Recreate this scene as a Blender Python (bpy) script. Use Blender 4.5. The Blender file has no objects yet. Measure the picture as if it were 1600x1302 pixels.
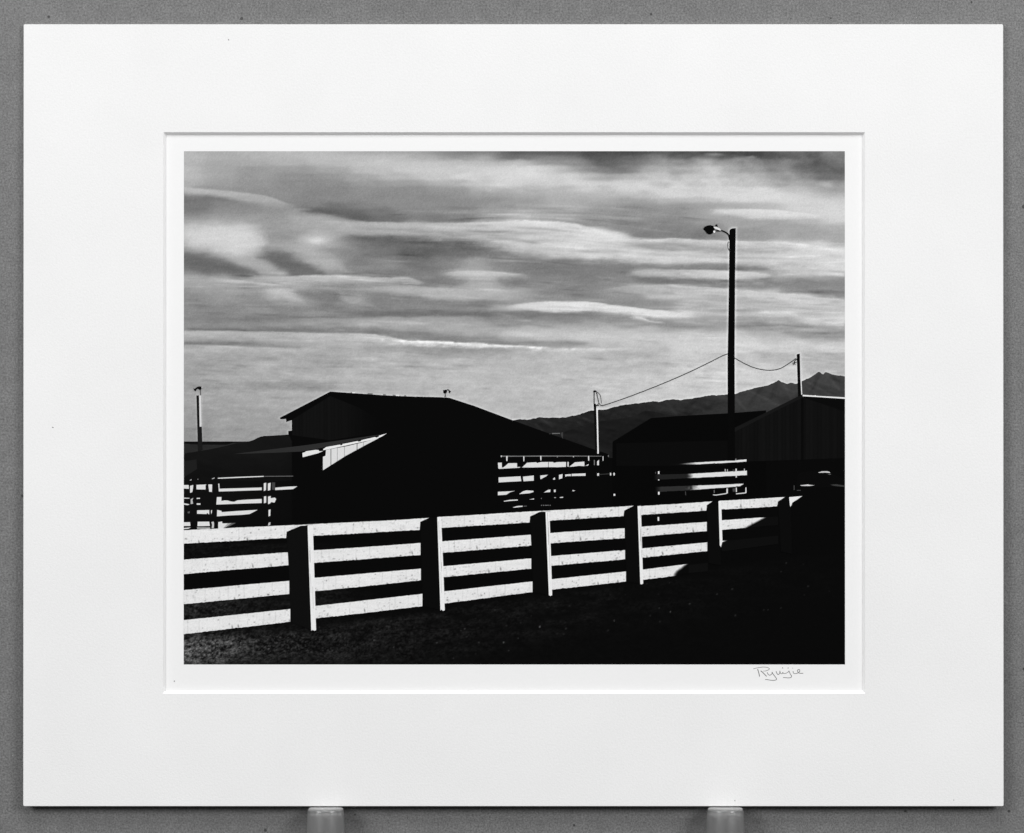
import bpy, math, random
import numpy as np
from mathutils import Vector

# ---------------------------------------------------------------- camera, light, exposure
scene = bpy.context.scene
S = 3012.0                       # photograph pixels per metre on the face of the mat
ZC = 0.30                        # height of the picture centre
D = 1.70                         # camera to mat
MAT_Y = -0.0032                  # depth of the mat's face at the picture centre

cam_data = bpy.data.cameras.new("camera")
cam = bpy.data.objects.new("camera", cam_data)
scene.collection.objects.link(cam)
cam.location = (0.0, MAT_Y - D, ZC)
cam.rotation_euler = (math.radians(90), 0, 0)
cam_data.sensor_width = 36.0
cam_data.lens = 36.0 * D / (1600.0 / S)
cam_data.clip_start = 0.05
cam_data.clip_end = 50
scene.camera = cam

world = bpy.data.worlds.new("World")
scene.world = world
world.use_nodes = True
world.node_tree.nodes["Background"].inputs[0].default_value = (1, 1, 1, 1)
world.node_tree.nodes["Background"].inputs[1].default_value = 0.055

def softbox(name, loc, size_x, size_y, power):
    l = bpy.data.lights.new(name, 'AREA')
    l.shape = 'RECTANGLE'; l.size = size_x; l.size_y = size_y; l.energy = power
    l.color = (1, 1, 1)
    o = bpy.data.objects.new(name, l)
    scene.collection.objects.link(o)
    o.location = loc
    o.rotation_euler = (Vector((0, 0, ZC)) - Vector(loc)).to_track_quat('-Z', 'Y').to_euler()
    return o
softbox("softbox", (-2.3, -2.3, ZC + 1.2), 1.3, 1.3, 64.5)
softbox("softbox", (2.3, -2.3, ZC + 1.2), 1.3, 1.3, 65.5)
softbox("overhead_softbox", (0.0, -1.6, ZC + 2.7), 1.5, 0.8, 44)

vs = scene.view_settings
vs.view_transform = 'Standard'; vs.look = 'None'; vs.exposure = 0.0; vs.gamma = 1.0
vs.use_curve_mapping = False

# ---------------------------------------------------------------- tone fields of the print (photo-pixel coordinates, 0..255 tones)
def vnoise(x, y, seed):
    r = np.random.RandomState(seed); n = 256
    g = r.rand(n, n)
    xi = np.floor(x).astype(int); yi = np.floor(y).astype(int)
    fx = x - xi; fy = y - yi
    fx = fx*fx*fx*(fx*(fx*6-15)+10); fy = fy*fy*fy*(fy*(fy*6-15)+10)
    a = g[yi % n, xi % n]; b = g[yi % n, (xi+1) % n]; c = g[(yi+1) % n, xi % n]; d = g[(yi+1) % n, (xi+1) % n]
    return (a*(1-fx)+b*fx)*(1-fy)+(c*(1-fx)+d*fx)*fy - .5
def fbm(x, y, seed, octs=4, gain=.5):
    s = 0; a = 1; t = 0
    for o in range(octs):
        s = s + a*vnoise(x*2**o+17.3*o, y*2**o+9.1*o, seed+o); t += a; a *= gain
    return s/t
def sstep(a, b, x):
    t = np.clip((x-a)/(b-a), 0, 1)
    return t*t*(3-2*t)
def curve(pts, x):
    """smooth interpolation through (x, y) points"""
    p = np.array(sorted(pts), float)
    if len(p) == 2: return np.interp(x, p[:, 0], p[:, 1])
    m = np.gradient(p[:, 1], p[:, 0])
    xc = np.clip(x, p[0, 0], p[-1, 0])
    i = np.clip(np.searchsorted(p[:, 0], xc) - 1, 0, len(p)-2)
    h = p[i+1, 0]-p[i, 0]; t = (xc-p[i, 0])/h
    return (p[i, 1]*(2*t**3-3*t**2+1)+m[i]*h*(t**3-2*t**2+t)+p[i+1, 1]*(3*t**2-2*t**3)+m[i+1]*h*(t**3-t**2))

# rows of tone samples: y, then x:tone pairs
SAMP = """
238 290:178 340:172 400:176 450:182 520:182 560:168 640:162 690:150 715:130 740:128 765:140 795:98 840:104 880:100 930:84 1000:80 1045:92 1100:86 1180:84 1210:100 1250:115 1310:130
246 290:180 360:172 430:178 500:186 560:186 620:184 660:172 720:152 760:166 795:116 820:124 870:132 940:98 1000:108 1030:130 1060:104 1120:108 1200:98 1260:105 1310:124
254 290:178 340:168 400:168 460:176 520:182 580:190 650:192 720:186 770:186 810:190 850:152 900:140 950:106 1000:120 1030:160 1055:136 1080:152 1105:166 1150:150 1185:158 1208:112 1228:140 1260:104 1310:108
265 290:182 340:164 400:156 460:156 520:164 580:186 650:196 720:196 790:204 840:208 875:188 910:150 945:130 980:126 1020:168 1060:166 1110:186 1150:166 1185:166 1204:122 1225:160 1250:112 1310:112
276 290:180 340:166 400:154 460:146 520:150 560:166 620:180 680:194 740:200 790:206 840:210 890:204 925:184 955:166 1000:184 1050:186 1110:192 1160:182 1195:182 1210:148 1230:160 1255:128 1310:120
286 290:172 340:160 400:150 460:142 520:142 580:154 640:160 700:176 750:190 800:202 860:200 910:204 980:200 1050:192 1110:196 1170:194 1210:182 1240:166 1270:160 1310:150
296 330:150 400:146 460:140 520:138 580:146 640:144 700:152 760:176 820:182 880:184 930:190 990:204 1050:204 1120:206 1190:206 1240:190 1280:172 1310:160
304 440:144 500:138 580:142 640:142 700:146 760:160 820:168 880:176 940:182 1000:190 1060:204 1130:206 1200:210 1250:204 1280:190 1310:174
313 300:122 360:136 480:138 540:138 600:142 680:140 760:146 820:156 880:172 930:170 990:160 1050:176 1100:186 1160:206 1220:210 1260:206 1310:194
322 300:124 360:138 420:146 480:136 530:122 570:134 640:142 720:142 780:156 830:164 890:172 940:160 1000:148 1060:150 1100:160 1150:172 1200:182 1250:204 1300:204
331 300:130 360:146 420:146 470:150 510:112 550:108 590:126 650:136 720:142 780:166 830:178 880:170 940:152 1000:144 1060:148 1090:160 1130:182 1300:206
339 300:152 360:156 420:152 480:164 520:160 550:104 600:118 660:128 720:134 770:154 810:176 870:172 920:160 990:145 1060:142 1090:160 1130:168 1180:178 1260:196 1310:206
347 300:160 360:162 430:156 480:166 530:166 930:152 990:142 1060:140 1090:150 1160:168 1210:166 1260:180 1310:200
356 300:182 345:198 380:192 420:158 460:164 520:170 580:172 650:178 720:182 800:198 990:140 1060:138 1100:140 1170:158 1240:164 1310:178
365 295:184 340:202 385:208 415:172 435:150 465:158 500:184 530:166 570:160 640:160 700:166 760:170 820:190 880:196 930:214 1030:132 1080:132 1160:152 1250:165 1310:170
373 292:180 330:194 380:208 408:196 430:152 455:148 475:184 494:210 520:170 550:128 590:106 640:112 700:118 760:150 820:200 880:200 940:210 1090:130 1170:152 1250:166 1310:168
381 292:165 330:184 370:208 400:202 430:176 460:168 490:186 520:164 560:124 610:114 660:110 720:112 770:126 820:204 900:208 960:205 1000:172 1060:165 1100:176 1180:190 1230:205 1270:205 1315:172
390 290:140 320:160 355:196 385:200 412:170 426:122 445:150 475:178 505:160 540:140 590:124 650:110 720:112 770:118 805:160 860:200 920:205 980:186 1040:168 1100:166 1160:166 1220:176 1270:202 1315:205
399 288:116 320:128 350:170 380:192 400:160 425:118 450:120 480:170 510:158 545:136 590:126 650:112 720:118 780:128 830:150 880:190 930:200 1000:206 1060:200 1120:194 1200:200 1270:204 1315:206
408 288:114 330:116 365:150 395:178 418:134 440:116 465:126 495:168 525:156 560:130 600:136 650:122 700:134 740:162 780:138 820:130 880:134 940:134 990:168 1050:205 1110:200 1200:204 1260:198 1315:206
416 288:118 340:114 380:140 405:168 430:150 455:114 480:120 510:160 545:140 600:142 660:126 700:140 740:166 780:140 840:126 900:130 960:130 1020:136 1070:140 1130:134 1180:146 1230:160 1280:196 1315:204
424 290:150 330:122 370:112 410:150 435:160 470:116 500:120 530:140 570:134 630:130 680:130 720:172 830:130 900:130 960:130 1020:164 1220:176 1270:200 1315:206
432 295:172 330:160 660:132 700:136 735:172 775:166 800:152 860:134 930:132 960:138 1160:176 1230:162 1280:160 1315:160
440 300:166 340:168 660:130 700:132 740:168 770:165 795:134 840:138 900:132 960:134 1020:126 1060:128 1120:130 1180:140 1250:138 1315:138
448 300:166 350:158 400:158 460:168 520:150 580:158 640:168 700:150 750:174 800:160 850:142 900:134 950:142 1000:172 1060:168 1120:146 1180:140 1250:138 1315:138
456 295:148 345:158 395:152 440:192 480:140 540:140 590:142 640:172 700:176 760:176 810:166 850:142 920:138 960:160 1020:166 1070:180 1130:184 1190:184 1240:144 1290:138 1315:138
464 295:142 345:152 395:146 440:180 465:160 500:128 535:134 560:162 585:134 640:134 690:168 740:176 800:166 850:150 920:140 970:148 1040:190 1090:185 1150:194 1210:196 1250:192 1290:146 1315:140
472 295:140 350:146 410:142 450:152 475:164 505:132 545:166 580:136 640:132 700:134 760:134 790:150 830:160 900:150 980:142 1040:148 1080:176 1150:182 1220:192 1280:198 1315:190
480 295:140 350:144 400:152 450:140 490:142 520:130 560:140 600:134 660:140 720:140 760:142 790:186 970:148 1030:146 1080:172 1150:186 1220:186 1280:182 1315:190
490 295:142 350:142 400:146 450:142 490:150 530:130 580:122 640:122 700:124 760:124 800:132 850:134 910:138 950:150 1000:164 1070:210 1110:180 1180:188 1230:200 1280:186 1315:196
499 295:140 350:134 400:128 440:134 490:152 540:160 600:166 660:166 720:160 780:146 830:136 900:140 960:148 1020:156 1070:170 1110:165 1160:160 1220:170 1270:196 1315:204
508 295:146 350:146 400:146 450:152 500:160 560:170 620:172 680:172 740:165 800:150 860:156 920:164 980:160 1050:142 1100:148 1170:148 1240:156 1300:166 
515 295:140 350:130 420:130 480:128 540:134 590:140 640:160 700:174 760:172 820:186 880:186 950:188 1010:184 1060:170 1120:170 1190:160 1250:162 1315:160
522 295:176 350:172 420:180 480:178 540:180 600:136 650:134 700:150 750:172 810:204 860:194 930:194 1000:196 1070:194 1140:200 1200:180 1260:158 1315:156
530 295:168 360:164 430:170 500:176 560:184 640:142 700:134 760:142 800:168 850:192 920:198 1000:196 1070:200 1150:204 1230:190 1300:172
538 295:136 350:138 400:146 450:160 510:174 560:178 820:152 890:152 940:182 1000:192 1070:202 1150:204 1230:206 1310:200
546 295:178 350:176 410:178 470:178 540:172 600:164 660:156 720:152 780:156 830:178 900:190 960:184 1020:188 1080:205 1150:205 1230:198 1310:204
556 295:168 360:165 430:170 500:176 560:174 630:178 700:168 760:170 820:178 890:186 950:180 1010:186 1080:200 1150:196 1200:184 1260:182 1310:180
566 295:164 360:166 430:170 500:164 560:176 630:178 700:182 760:180 820:184 890:186 950:192 1010:190 1080:196 1150:198 1210:186 1310:184
578 295:166 360:170 430:174 500:172 560:180 630:182 700:180 760:184 820:184 890:190 950:186 1010:190 1080:200 1150:205 1210:200 1300:180
590 295:166 360:172 430:174 500:178 560:184 630:184 700:186 760:186 820:188 890:190 950:192 1010:196 1080:204 1160:206 1220:200
603 295:158 360:160 430:158 500:156 560:176 630:180 700:184 760:186 820:188 890:188 950:190 1010:198 1080:202 1160:200
617 295:164 360:168 430:172 480:172 700:182 760:184 820:186 890:190 950:194 1010:198 1080:200
632 295:164 360:166 430:170 740:184 800:186 860:184 930:192
645 295:156 360:160 430:164 800:186 860:186 920:190
660 295:158 360:164 430:160 470:160
675 295:150 360:156 430:158
695 295:152 360:158 430:158
"""
def samples():
    out = []
    for ln in SAMP.strip().splitlines():
        w = ln.split(); y = float(w[0])
        for s in w[1:]:
            a, b = s.split(':'); out.append((float(a), y, float(b)))
    return np.array(out)
# clouds with a definite rim: (top edge, bottom edge, tone, softness top, softness bottom, end fade left, right, strength, raggedness)
BANDS = [
 ([(287,292.5),(340,297.5),(400,304),(425,309),(450,319),(472,324.5)], [(287,304),(340,311),(400,318.5),(440,322.5),(472,326)], [(287,182),(350,176),(420,170),(472,156)], 2, 5, 1, 20, .9, 1),
 ([(440,330),(470,325),(500,332),(540,342),(600,347.5),(640,349.5),(700,349),(760,347),(805,345),(870,347)], [(440,352),(500,362),(540,367),(580,369),(640,372),(700,374.5),(740,379),(780,387),(805,393),(870,400)], [(440,160),(500,168),(560,174),(640,177),(700,180),(760,188),(805,200),(870,206)], 2, 6, 30, 40, .85, 2),
 ([(735,347.5),(795,345),(850,346),(880,348),(910,352),(935,360),(960,367),(980,372),(1000,374)], [(735,378),(795,391),(840,398.5),(900,403),(960,406),(1000,411)], [(735,184),(795,196),(850,202),(930,208),(1000,196)], 2, 7, 60, 30, .75, 3),
 ([(735,347.5),(795,344),(850,346),(880,348),(910,352),(935,360),(960,367),(980,372),(1000,374),(1060,372.5),(1100,375),(1150,376.5),(1190,378),(1230,378.5),(1260,382),(1290,387),(1320,391)], [(735,353),(795,354),(900,357),(960,377),(1000,380),(1060,379),(1150,384),(1230,388),(1320,404)], [(735,196),(795,212),(900,220),(960,220),(1060,214),(1150,210),(1250,212),(1320,208)], 1.5, 6, 50, 3, .85, 1.2),
 ([(960,390),(1020,392),(1100,396),(1200,396),(1320,400)], [(960,405),(1000,410),(1060,413),(1140,411),(1200,420),(1260,421),(1320,424)], [(960,204),(1060,204),(1160,196),(1250,204),(1320,206)], 8, 3, 14, 2, .8, 3),
 ([(905,353),(960,356)], [(905,356),(962,358)], [(905,190),(962,168)], 1, 1.5, 6, 14, .8, .6),
 ([(1105,328),(1150,327),(1180,326.5),(1230,330),(1290,337)], [(1105,330),(1140,337),(1200,342),(1240,342),(1290,340)], [(1105,190),(1150,208),(1240,214),(1290,212)], 1.5, 2.5, 12, 16, .9, .8),
 ([(1086,242),(1110,239.5),(1140,241)], [(1086,244),(1110,244),(1140,243)], [(1086,120),(1110,146),(1140,120)], 1.2, 2, 12, 12, .8, 1),
 ([(1160,247),(1175,243.5),(1188,244)], [(1160,250),(1175,249),(1188,247)], [(1160,140),(1188,158)], 1.2, 2.5, 8, 6, .8, 1),
 ([(680,429),(700,425.5),(720,423.8),(760,424),(800,427),(836,430.5)], [(680,432),(720,435),(760,434),(800,433),(836,432)], [(680,160),(720,186),(770,190),(836,190)], 1.2, 4, 22, 18, .95, .6),
 ([(380,431.5),(440,432),(480,430.5),(540,431),(600,434),(640,434.5),(668,442)], [(380,438),(440,444),(480,444),(540,442),(600,443),(668,446)], [(380,172),(440,182),(540,190),(600,190),(668,170)], 1.5, 3.5, 12, 14, .9, 1.2),
 ([(315,433.5),(360,437),(400,441),(445,446)], [(315,436.5),(360,440.5),(400,445),(445,449)], [(315,172),(380,192),(445,184)], 1.2, 2, 14, 12, .8, .6),
 ([(470,452),(540,452),(600,449),(680,450),(740,450),(820,458)], [(470,455),(540,455),(590,457),(640,460),(690,468),(720,470.5),(745,467),(820,474)], [(470,160),(540,166),(640,178),(720,180),(820,172)], 3, 3, 18, 22, .8, 1.2),
 ([(975,425),(1000,422.5),(1040,421),(1080,421.5),(1140,423),(1180,426),(1210,430)], [(975,428),(1000,432),(1040,434),(1080,435),(1140,437.5),(1180,435),(1210,431)], [(975,168),(1040,180),(1100,198),(1180,196),(1210,190)], 1.3, 2.5, 14, 8, .95, .8),
 ([(1205,431),(1240,427),(1280,425),(1320,426)], [(1205,432),(1240,430),(1280,431),(1320,432)], [(1205,180),(1320,206)], 1.5, 1.5, 8, 2, .9, .6),
 ([(945,452.5),(980,447),(1020,445),(1060,446.5),(1140,452),(1200,457),(1240,459.5),(1290,465.5),(1320,469)], [(945,456),(1000,458),(1060,463),(1140,466),(1200,468),(1240,470),(1320,477)], [(945,160),(1010,176),(1080,186),(1160,198),(1240,200),(1320,196)], 1.5, 6, 20, 2, .85, 1.2),
 ([(1025,464),(1045,462),(1070,461)], [(1025,467),(1045,469),(1070,470)], [(1025,180),(1070,196)], 2, 3, 14, 16, .8, .8),
 ([(1170,473),(1230,474.5),(1312,480)], [(1170,476),(1230,478),(1312,483)], [(1170,194),(1312,206)], 1.5, 2, 20, 8, .8, .6),
 ([(1180,489),(1215,486),(1235,488),(1262,499)], [(1180,492),(1215,492),(1235,495),(1262,501)], [(1180,196),(1262,200)], 1.5, 3, 14, 14, .7, 1.2),
 ([(1240,500),(1280,497),(1320,495)], [(1240,505),(1280,507),(1320,510)], [(1240,196),(1320,210)], 2, 3, 16, 2, .85, 1.5),
 ([(1050,490),(1068,488),(1088,491.5)], [(1050,495),(1068,496.5),(1088,494)], [(1050,216),(1088,205)], 1.5, 2, 3, 8, .9, .8),
 ([(785,481),(800,477),(840,472.5),(880,471.3),(930,473),(960,477.5),(1000,482),(1040,486),(1065,488.5)], [(785,485),(840,487),(880,488),(930,488),(1000,493.5),(1040,498),(1065,496.5)], [(785,196),(840,214),(900,220),(1000,218),(1065,216)], 1.6, 3.2, 18, 6, .97, .9),
 ([(978,496.5),(1003,496),(1008,498.5),(1046,504.5)], [(978,498.5),(1003,501),(1046,506)], [(978,190),(1005,206),(1046,196)], 1.2, 1.5, 8, 8, .9, .6),
 ([(380,541.5),(460,545.5),(500,548)], [(380,545.5),(460,549),(500,553)], [(380,190),(460,186),(500,178)], 1.5, 3, 18, 20, .8, .8),
 ([(287,539),(330,540),(400,543)], [(287,543),(330,545),(400,547)], [(287,186),(400,186)], 1.3, 4, 2, 10, .8, .8),
 ([(287,517.5),(340,517),(400,518),(470,520),(540,521.5),(600,525),(630,532)], [(287,524),(340,523),(470,527),(540,533),(600,538),(630,541)], [(287,184),(400,182),(540,190),(600,196),(630,206)], 1.2, 3, 2, 6, .9, 1.2),
 ([(605,529),(630,532),(680,533.5),(740,535.5),(770,537.5),(800,539.6),(850,543),(900,545),(940,545),(1000,543.5)], [(605,537),(640,541),(700,541.5),(760,544.5),(800,545.5),(850,547),(900,547.5),(940,547.5),(1000,547)], [(605,204),(640,214),(720,220),(800,218),(900,214),(1000,204)], 1, 2.5, 14, 30, .97, 1.6),
 ([(900,539),(925,536.5),(960,538)], [(900,541),(925,540),(960,541)], [(900,186),(960,190)], 1.2, 2, 12, 12, .7, .6),
]
# thin dark streaks: polyline y(x), half thickness, tone, end fade
DARKS = [([(780,366),(840,364),(900,362)], 3, 186, 30), ([(800,378),(850,376),(905,379)], 2.5, 188, 26), ([(830,389),(900,391),(960,394)], 2.5, 188, 26), ([(760,371),(800,374),(840,380)], 2.2, 164, 20), ([(1100,402),(1160,403),(1240,405)], 2, 180, 26), ([(1170,486),(1150,485),(1100,484)][::-1], 3, 164, 20), ([(1090,467),(1150,471),(1230,472)], 2, 174, 26), ([(640,362),(700,364),(740,367)], 2.5, 158, 24), ([(840,479),(900,481),(960,485)], 1.5, 202, 20), ([(1000,398),(1060,399),(1110,401)], 2, 188, 20), ([(560,357),(620,359),(660,358)], 2, 160, 20),([(470,328),(500,331),(540,338),(575,342)], 5, 100, 16), ([(545,371),(600,374),(640,378)], 4.5, 106, 25), ([(287,308),(330,310),(370,315)], 4, 122, 20), ([(287,326),(320,327)], 3, 120, 14),
 ([(287,514.5),(340,515),(400,516.5)], 1.6, 116, 14), ([(380,516.5),(450,516.5),(540,518.5),(610,520)], 2.2, 126, 24), ([(620,524),(700,529),(760,534),(800,537)], 3.2, 136, 22),
 ([(287,536.3),(330,537),(390,538.5)], 2.2, 132, 20), ([(390,540),(440,541.5),(490,543)], 1.8, 146, 14), ([(440,495.5),(500,496),(545,496.8)], 1.3, 124, 20),
 ([(580,441.5),(630,444.5),(690,448)], 1.2, 134, 18), ([(500,446.5),(560,446)], 1.6, 140, 16), ([(540,491),(620,492),(700,490.5),(800,492)], 2.6, 118, 30), ([(800,492),(860,491.5),(930,493)], 2.6, 124, 24),
 ([(800,536),(860,537),(925,537)], 3.2, 150, 18), ([(730,361.5),(760,362.5),(800,361)], 1.8, 148, 16), ([(800,356),(840,357.5),(870,358)], 2.2, 186, 18), ([(860,368.5),(890,368.5),(910,370)], 2, 188, 14),
 ([(985,382),(1040,384),(1100,389)], 4, 164, 24), ([(1070,389),(1140,391),(1220,394)], 3, 166, 26), ([(1150,503.5),(1200,501),(1236,497.5)], 1.5, 164, 16), ([(1225,525.5),(1270,526),(1320,525)], 2.8, 154, 24), ([(490,566),(540,567)], 1.6, 154, 14), ([(495,572.5),(550,573)], 1.4, 152, 14), ([(400,601),(450,599),(520,604)], 4, 154, 30),
 ([(965,555.5),(1000,556.5),(1040,555)], 3, 172, 20), ([(965,575),(1010,571),(1060,569)], 3.5, 176, 20), ([(910,352.5),(940,354)], .8, 178, 10), ([(1060,416),(1110,415),(1150,416.5),(1210,424)], 3.2, 136, 24), ([(1010,439),(1060,440.5),(1120,440)], 3, 126, 24)]
BLOBS = [(494,377,13,6,18,0), (446,424,14,5,6,.3), (640,400,40,8,-6,0), (680,420,30,5,-4,0)]
# soft-edged shapes: outline, tone, softness
SHAPES = [
 ([(287,352),(340,347),(375,350),(398,361),(410,376),(406,390),(396,401),(380,407),(350,400),(320,392),(287,386)], 205, 9),
 ([(345,398),(392,396),(412,408),(442,430),(414,429),(380,415)], 172, 5),
 ([(283,399),(320,402),(360,412),(400,424),(402,430),(330,428),(283,419)], 112, 5),
 ([(403,402),(424,392),(446,397),(506,430),(455,430),(428,415)], 112, 4),
 ([(440,386),(480,384),(522,402),(548,426),(512,428),(478,408),(452,394)], 176, 6),
 ([(414,366),(450,362),(462,376),(440,386),(420,384)], 150, 6),
 ([(415,452),(445,450),(457,460),(478,474),(455,470),(430,461)], 188, 4),
 ([(522,455),(556,459),(574,473),(592,481),(552,475),(533,466)], 168, 4),
 ([(466,456),(520,453),(532,466),(545,476),(500,470),(476,464)], 128, 5),
 ([(572,458),(640,460),(700,470),(760,470),(790,474),(700,482),(620,480),(585,474)], 134, 5),
 ([(776,434),(806,433),(830,446),(806,450),(788,446)], 132, 4),
 ([(640,437),(690,437),(730,442),(708,449),(660,447)], 128, 4),
]
def poly_sd(P, X, Y):
    P = np.array(P, float); d = np.full(X.shape, 1e9); ins = np.zeros(X.shape, bool)
    for k in range(len(P)):
        (ax, ay), (bx, by) = P[k], P[(k+1) % len(P)]
        ex, ey = bx-ax, by-ay
        t = np.clip(((X-ax)*ex+(Y-ay)*ey)/(ex*ex+ey*ey), 0, 1)
        d = np.minimum(d, np.hypot(X-ax-t*ex, Y-ay-t*ey))
        if ay != by:
            ins ^= ((ay > Y) != (by > Y)) & (X < (bx-ax)*(Y-ay)/(by-ay)+ax)
    return np.where(ins, -d, d)
def sky_tone(X, Y):
    S = samples()
    wx = X + 7*fbm(X/46, Y/16, 3, 4) ; wy = Y + 5*fbm(X/60, Y/18, 21, 4, .6) + 1.6*fbm(X/14, Y/4, 33, 3)
    # coarse normalised interpolation
    xs = np.arange(280, 1330, 5.); ys = np.arange(232, 720, 2.)
    gx, gy = np.meshgrid(xs, ys)
    num = np.zeros_like(gx); den = np.zeros_like(gx)
    for sx, sy, t in S:
        d = ((gx-sx)/22)**2 + ((gy-sy)/4.6)**2
        w = np.exp(-d*.9) + 1e-5/(1+d)**2
        num += w*t; den += w
    g = num/den
    fx = np.clip((wx-280)/5, 0, len(xs)-1.001); fy = np.clip((wy-232)/2, 0, len(ys)-1.001)
    i = fx.astype(int); j = fy.astype(int); fx = fx-i; fy = fy-j
    T = (g[j, i]*(1-fx)+g[j, i+1]*fx)*(1-fy)+(g[j+1, i]*(1-fx)+g[j+1, i+1]*fx)*fy
    for bx, by, rx, ry, amt, sl in BLOBS:
        dx = wx-bx; dy = wy-by-sl*dx
        T = T + amt*np.exp(-(dx/rx)**2-(dy/ry)**2)
    for P, tone, soft in SHAPES:
        P_ = np.array(P); x0, y0 = P_.min(0)-25; x1, y1 = P_.max(0)+25
        m = (X > x0) & (X < x1) & (Y > y0) & (Y < y1)
        sx = X[m] + 12*fbm(X[m]/22, Y[m]/12, 41, 3); sy = Y[m] + 8*fbm(X[m]/22, Y[m]/12, 45, 3)
        a = (1-sstep(-1.9*soft, 1.3*soft, poly_sd(P, sx, sy)))*.8
        T[m] += (tone-T[m])*a
    rag = fbm(X/17, Y/5, 51, 4, .65); rag2 = fbm(X/30, Y/8, 58, 4, .65)
    fib = fbm((X+Y*1.5)/62, Y/3.0, 61, 4, .68); fib2 = fbm((X-Y)/34, Y/5.5, 66, 4, .65)
    Xw = X + 22*fib2 + 26*fib
    for top, bot, tone, st, sb, fl, fr, stg, rg in BANDS:
        xa, xb = top[0][0], top[-1][0]
        fl = fl*1.7 if fl > 4 else fl; fr = fr*1.7 if fr > 4 else fr
        yt0 = curve(top, X); yb0 = curve(bot, X)
        yt = yt0 + rag*rg*2.6; yb = yb0 + rag2*rg*7 + 3*fib
        a = sstep(-st, st*.7, Y-yt)*(1-sstep(-sb*1.6, sb*1.4, Y-yb))
        a = a*sstep(xa-.1, xa+fl, Xw if fl > 4 else X)*(1-sstep(xb-fr, xb+.1, Xw if fr > 4 else X))*stg
        t = np.clip((Y-yt0)/np.maximum(yb0-yt0, 1), 0, 1)
        thin = np.clip((18-np.median(yb0-yt0))/8, 0, 1)
        a = a*np.clip(1.02+.08*thin-.38*t*(1-.6*thin)+(.55*fib+.45*fib2)*(1-.6*thin), 0, 1)
        v = curve(tone, X) + 5*(1-t)
        T = T + (v - T)*a
    for pts, th, tone, fd in DARKS:
        xa, xb = pts[0][0], pts[-1][0]
        c = curve(pts, X) + 3.0*rag2
        a = np.exp(-((Y-c)/(th*1.1))**2)*sstep(xa-fd, xa+fd*1.3, Xw)*(1-sstep(xb-fd*1.3, xb+fd, Xw))
        T = T + (np.minimum(T, tone)-T)*a*np.clip(.8+.9*fib, 0, 1)
    # drawn-out streaks and fine mottling
    low = sstep(500, 560, Y)
    calm = .45+.55*sstep(330, 350, Y)
    T = T + calm*(7*fib + 10*fib2 + 12*fbm((X+Y)/19, (Y-.12*X)/8, 103, 4, .6)) + 9*(1-calm)*fbm(X/26, Y/15, 99, 4, .6) + low*(20*fbm(X/13, Y/4.4, 81, 4, .65)+5*fbm(X/50, Y/2.6, 83, 3)) + sstep(960, 1040, X)*(1-sstep(285, 305, Y))*34*fbm((X+Y)/26, (Y-.4*X)/15, 87, 4, .6) + 6*fbm(X/40, Y/18, 91, 3)
    st = sstep(700, 780, X)*(1-sstep(850, 960, X))*sstep(318, 326, Y)*(1-sstep(342, 350, Y))
    T = T + st*26*fbm(X/90, Y/3, 95, 2)
    # many short drawn-out wisps, light and dark
    r = np.random.RandomState(12)
    dx = X[0, 1]-X[0, 0] if X.ndim == 2 else 1.; dy = Y[1, 0]-Y[0, 0]
    def wisp(cx, cy, ln, th, sl, amp, bend):
        j0 = max(int((cx-ln*1.6-X[0, 0])/dx), 0); j1 = int((cx+ln*1.6-X[0, 0])/dx)+1
        e = th*4+abs(sl)*ln*1.6+abs(bend)+2
        i0 = max(int((cy-e-Y[0, 0])/dy), 0); i1 = int((cy+e-Y[0, 0])/dy)+1
        if i1 <= i0 or j1 <= j0: return
        x = X[i0:i1, j0:j1]-cx; y = Y[i0:i1, j0:j1]-cy-sl*x-bend*((x/ln)**2-.4)
        if x.size == 0: return
        T[i0:i1, j0:j1] += amp*np.exp(-(x/(ln*.62))**2)*np.where(y < 0, np.exp(-(y/(th*.75))**2), np.exp(-(y/(th*1.7))**2))
    def flow(cx, cy):                                           # slope of the cloud drift at a point
        return .05+.07*np.exp(-((cx-960)/90)**2-((cy-375)/40)**2)-.06*np.exp(-((cx-760)/120)**2-((cy-340)/30)**2)
    for _ in range(420):
        cx = r.uniform(287, 1320); cy = r.uniform(425, 625)
        wisp(cx, cy, r.uniform(9, 48), r.uniform(.7, 1.9), flow(cx, cy)+r.uniform(-.06, .05), r.choice([-1, 1])*r.uniform(4, 15), r.uniform(-2, 2))
    for _ in range(170):
        cx = r.normal(870, 130); cy = r.uniform(320, 412)
        wisp(cx, cy, r.uniform(14, 60), r.uniform(.7, 1.7), flow(cx, cy)+r.uniform(-.03, .04), r.choice([-1, 1])*r.uniform(4, 14), r.uniform(-2, 2))
    for _ in range(150):
        cx = r.uniform(1040, 1320); cy = r.uniform(375, 530)
        wisp(cx, cy, r.uniform(12, 50), r.uniform(.8, 2), flow(cx, cy)+r.uniform(-.09, .06), r.choice([-1, 1])*r.uniform(5, 17), r.uniform(-3, 3))
    for _ in range(60):
        cx = r.uniform(300, 640); cy = r.uniform(428, 450)
        wisp(cx, cy, r.uniform(14, 44), r.uniform(.6, 1.3), .03+r.uniform(-.03, .06), r.choice([-1, 1])*r.uniform(6, 16), r.uniform(-1, 1))
    for _ in range(70):                                         # ragged upper bank
        cx = r.uniform(700, 1300); cy = r.uniform(240, 300)
        wisp(cx, cy, r.uniform(10, 34), r.uniform(1.6, 4), r.uniform(-.2, .2), r.choice([-1, 1])*r.uniform(3, 9), r.uniform(-5, 5))
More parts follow.
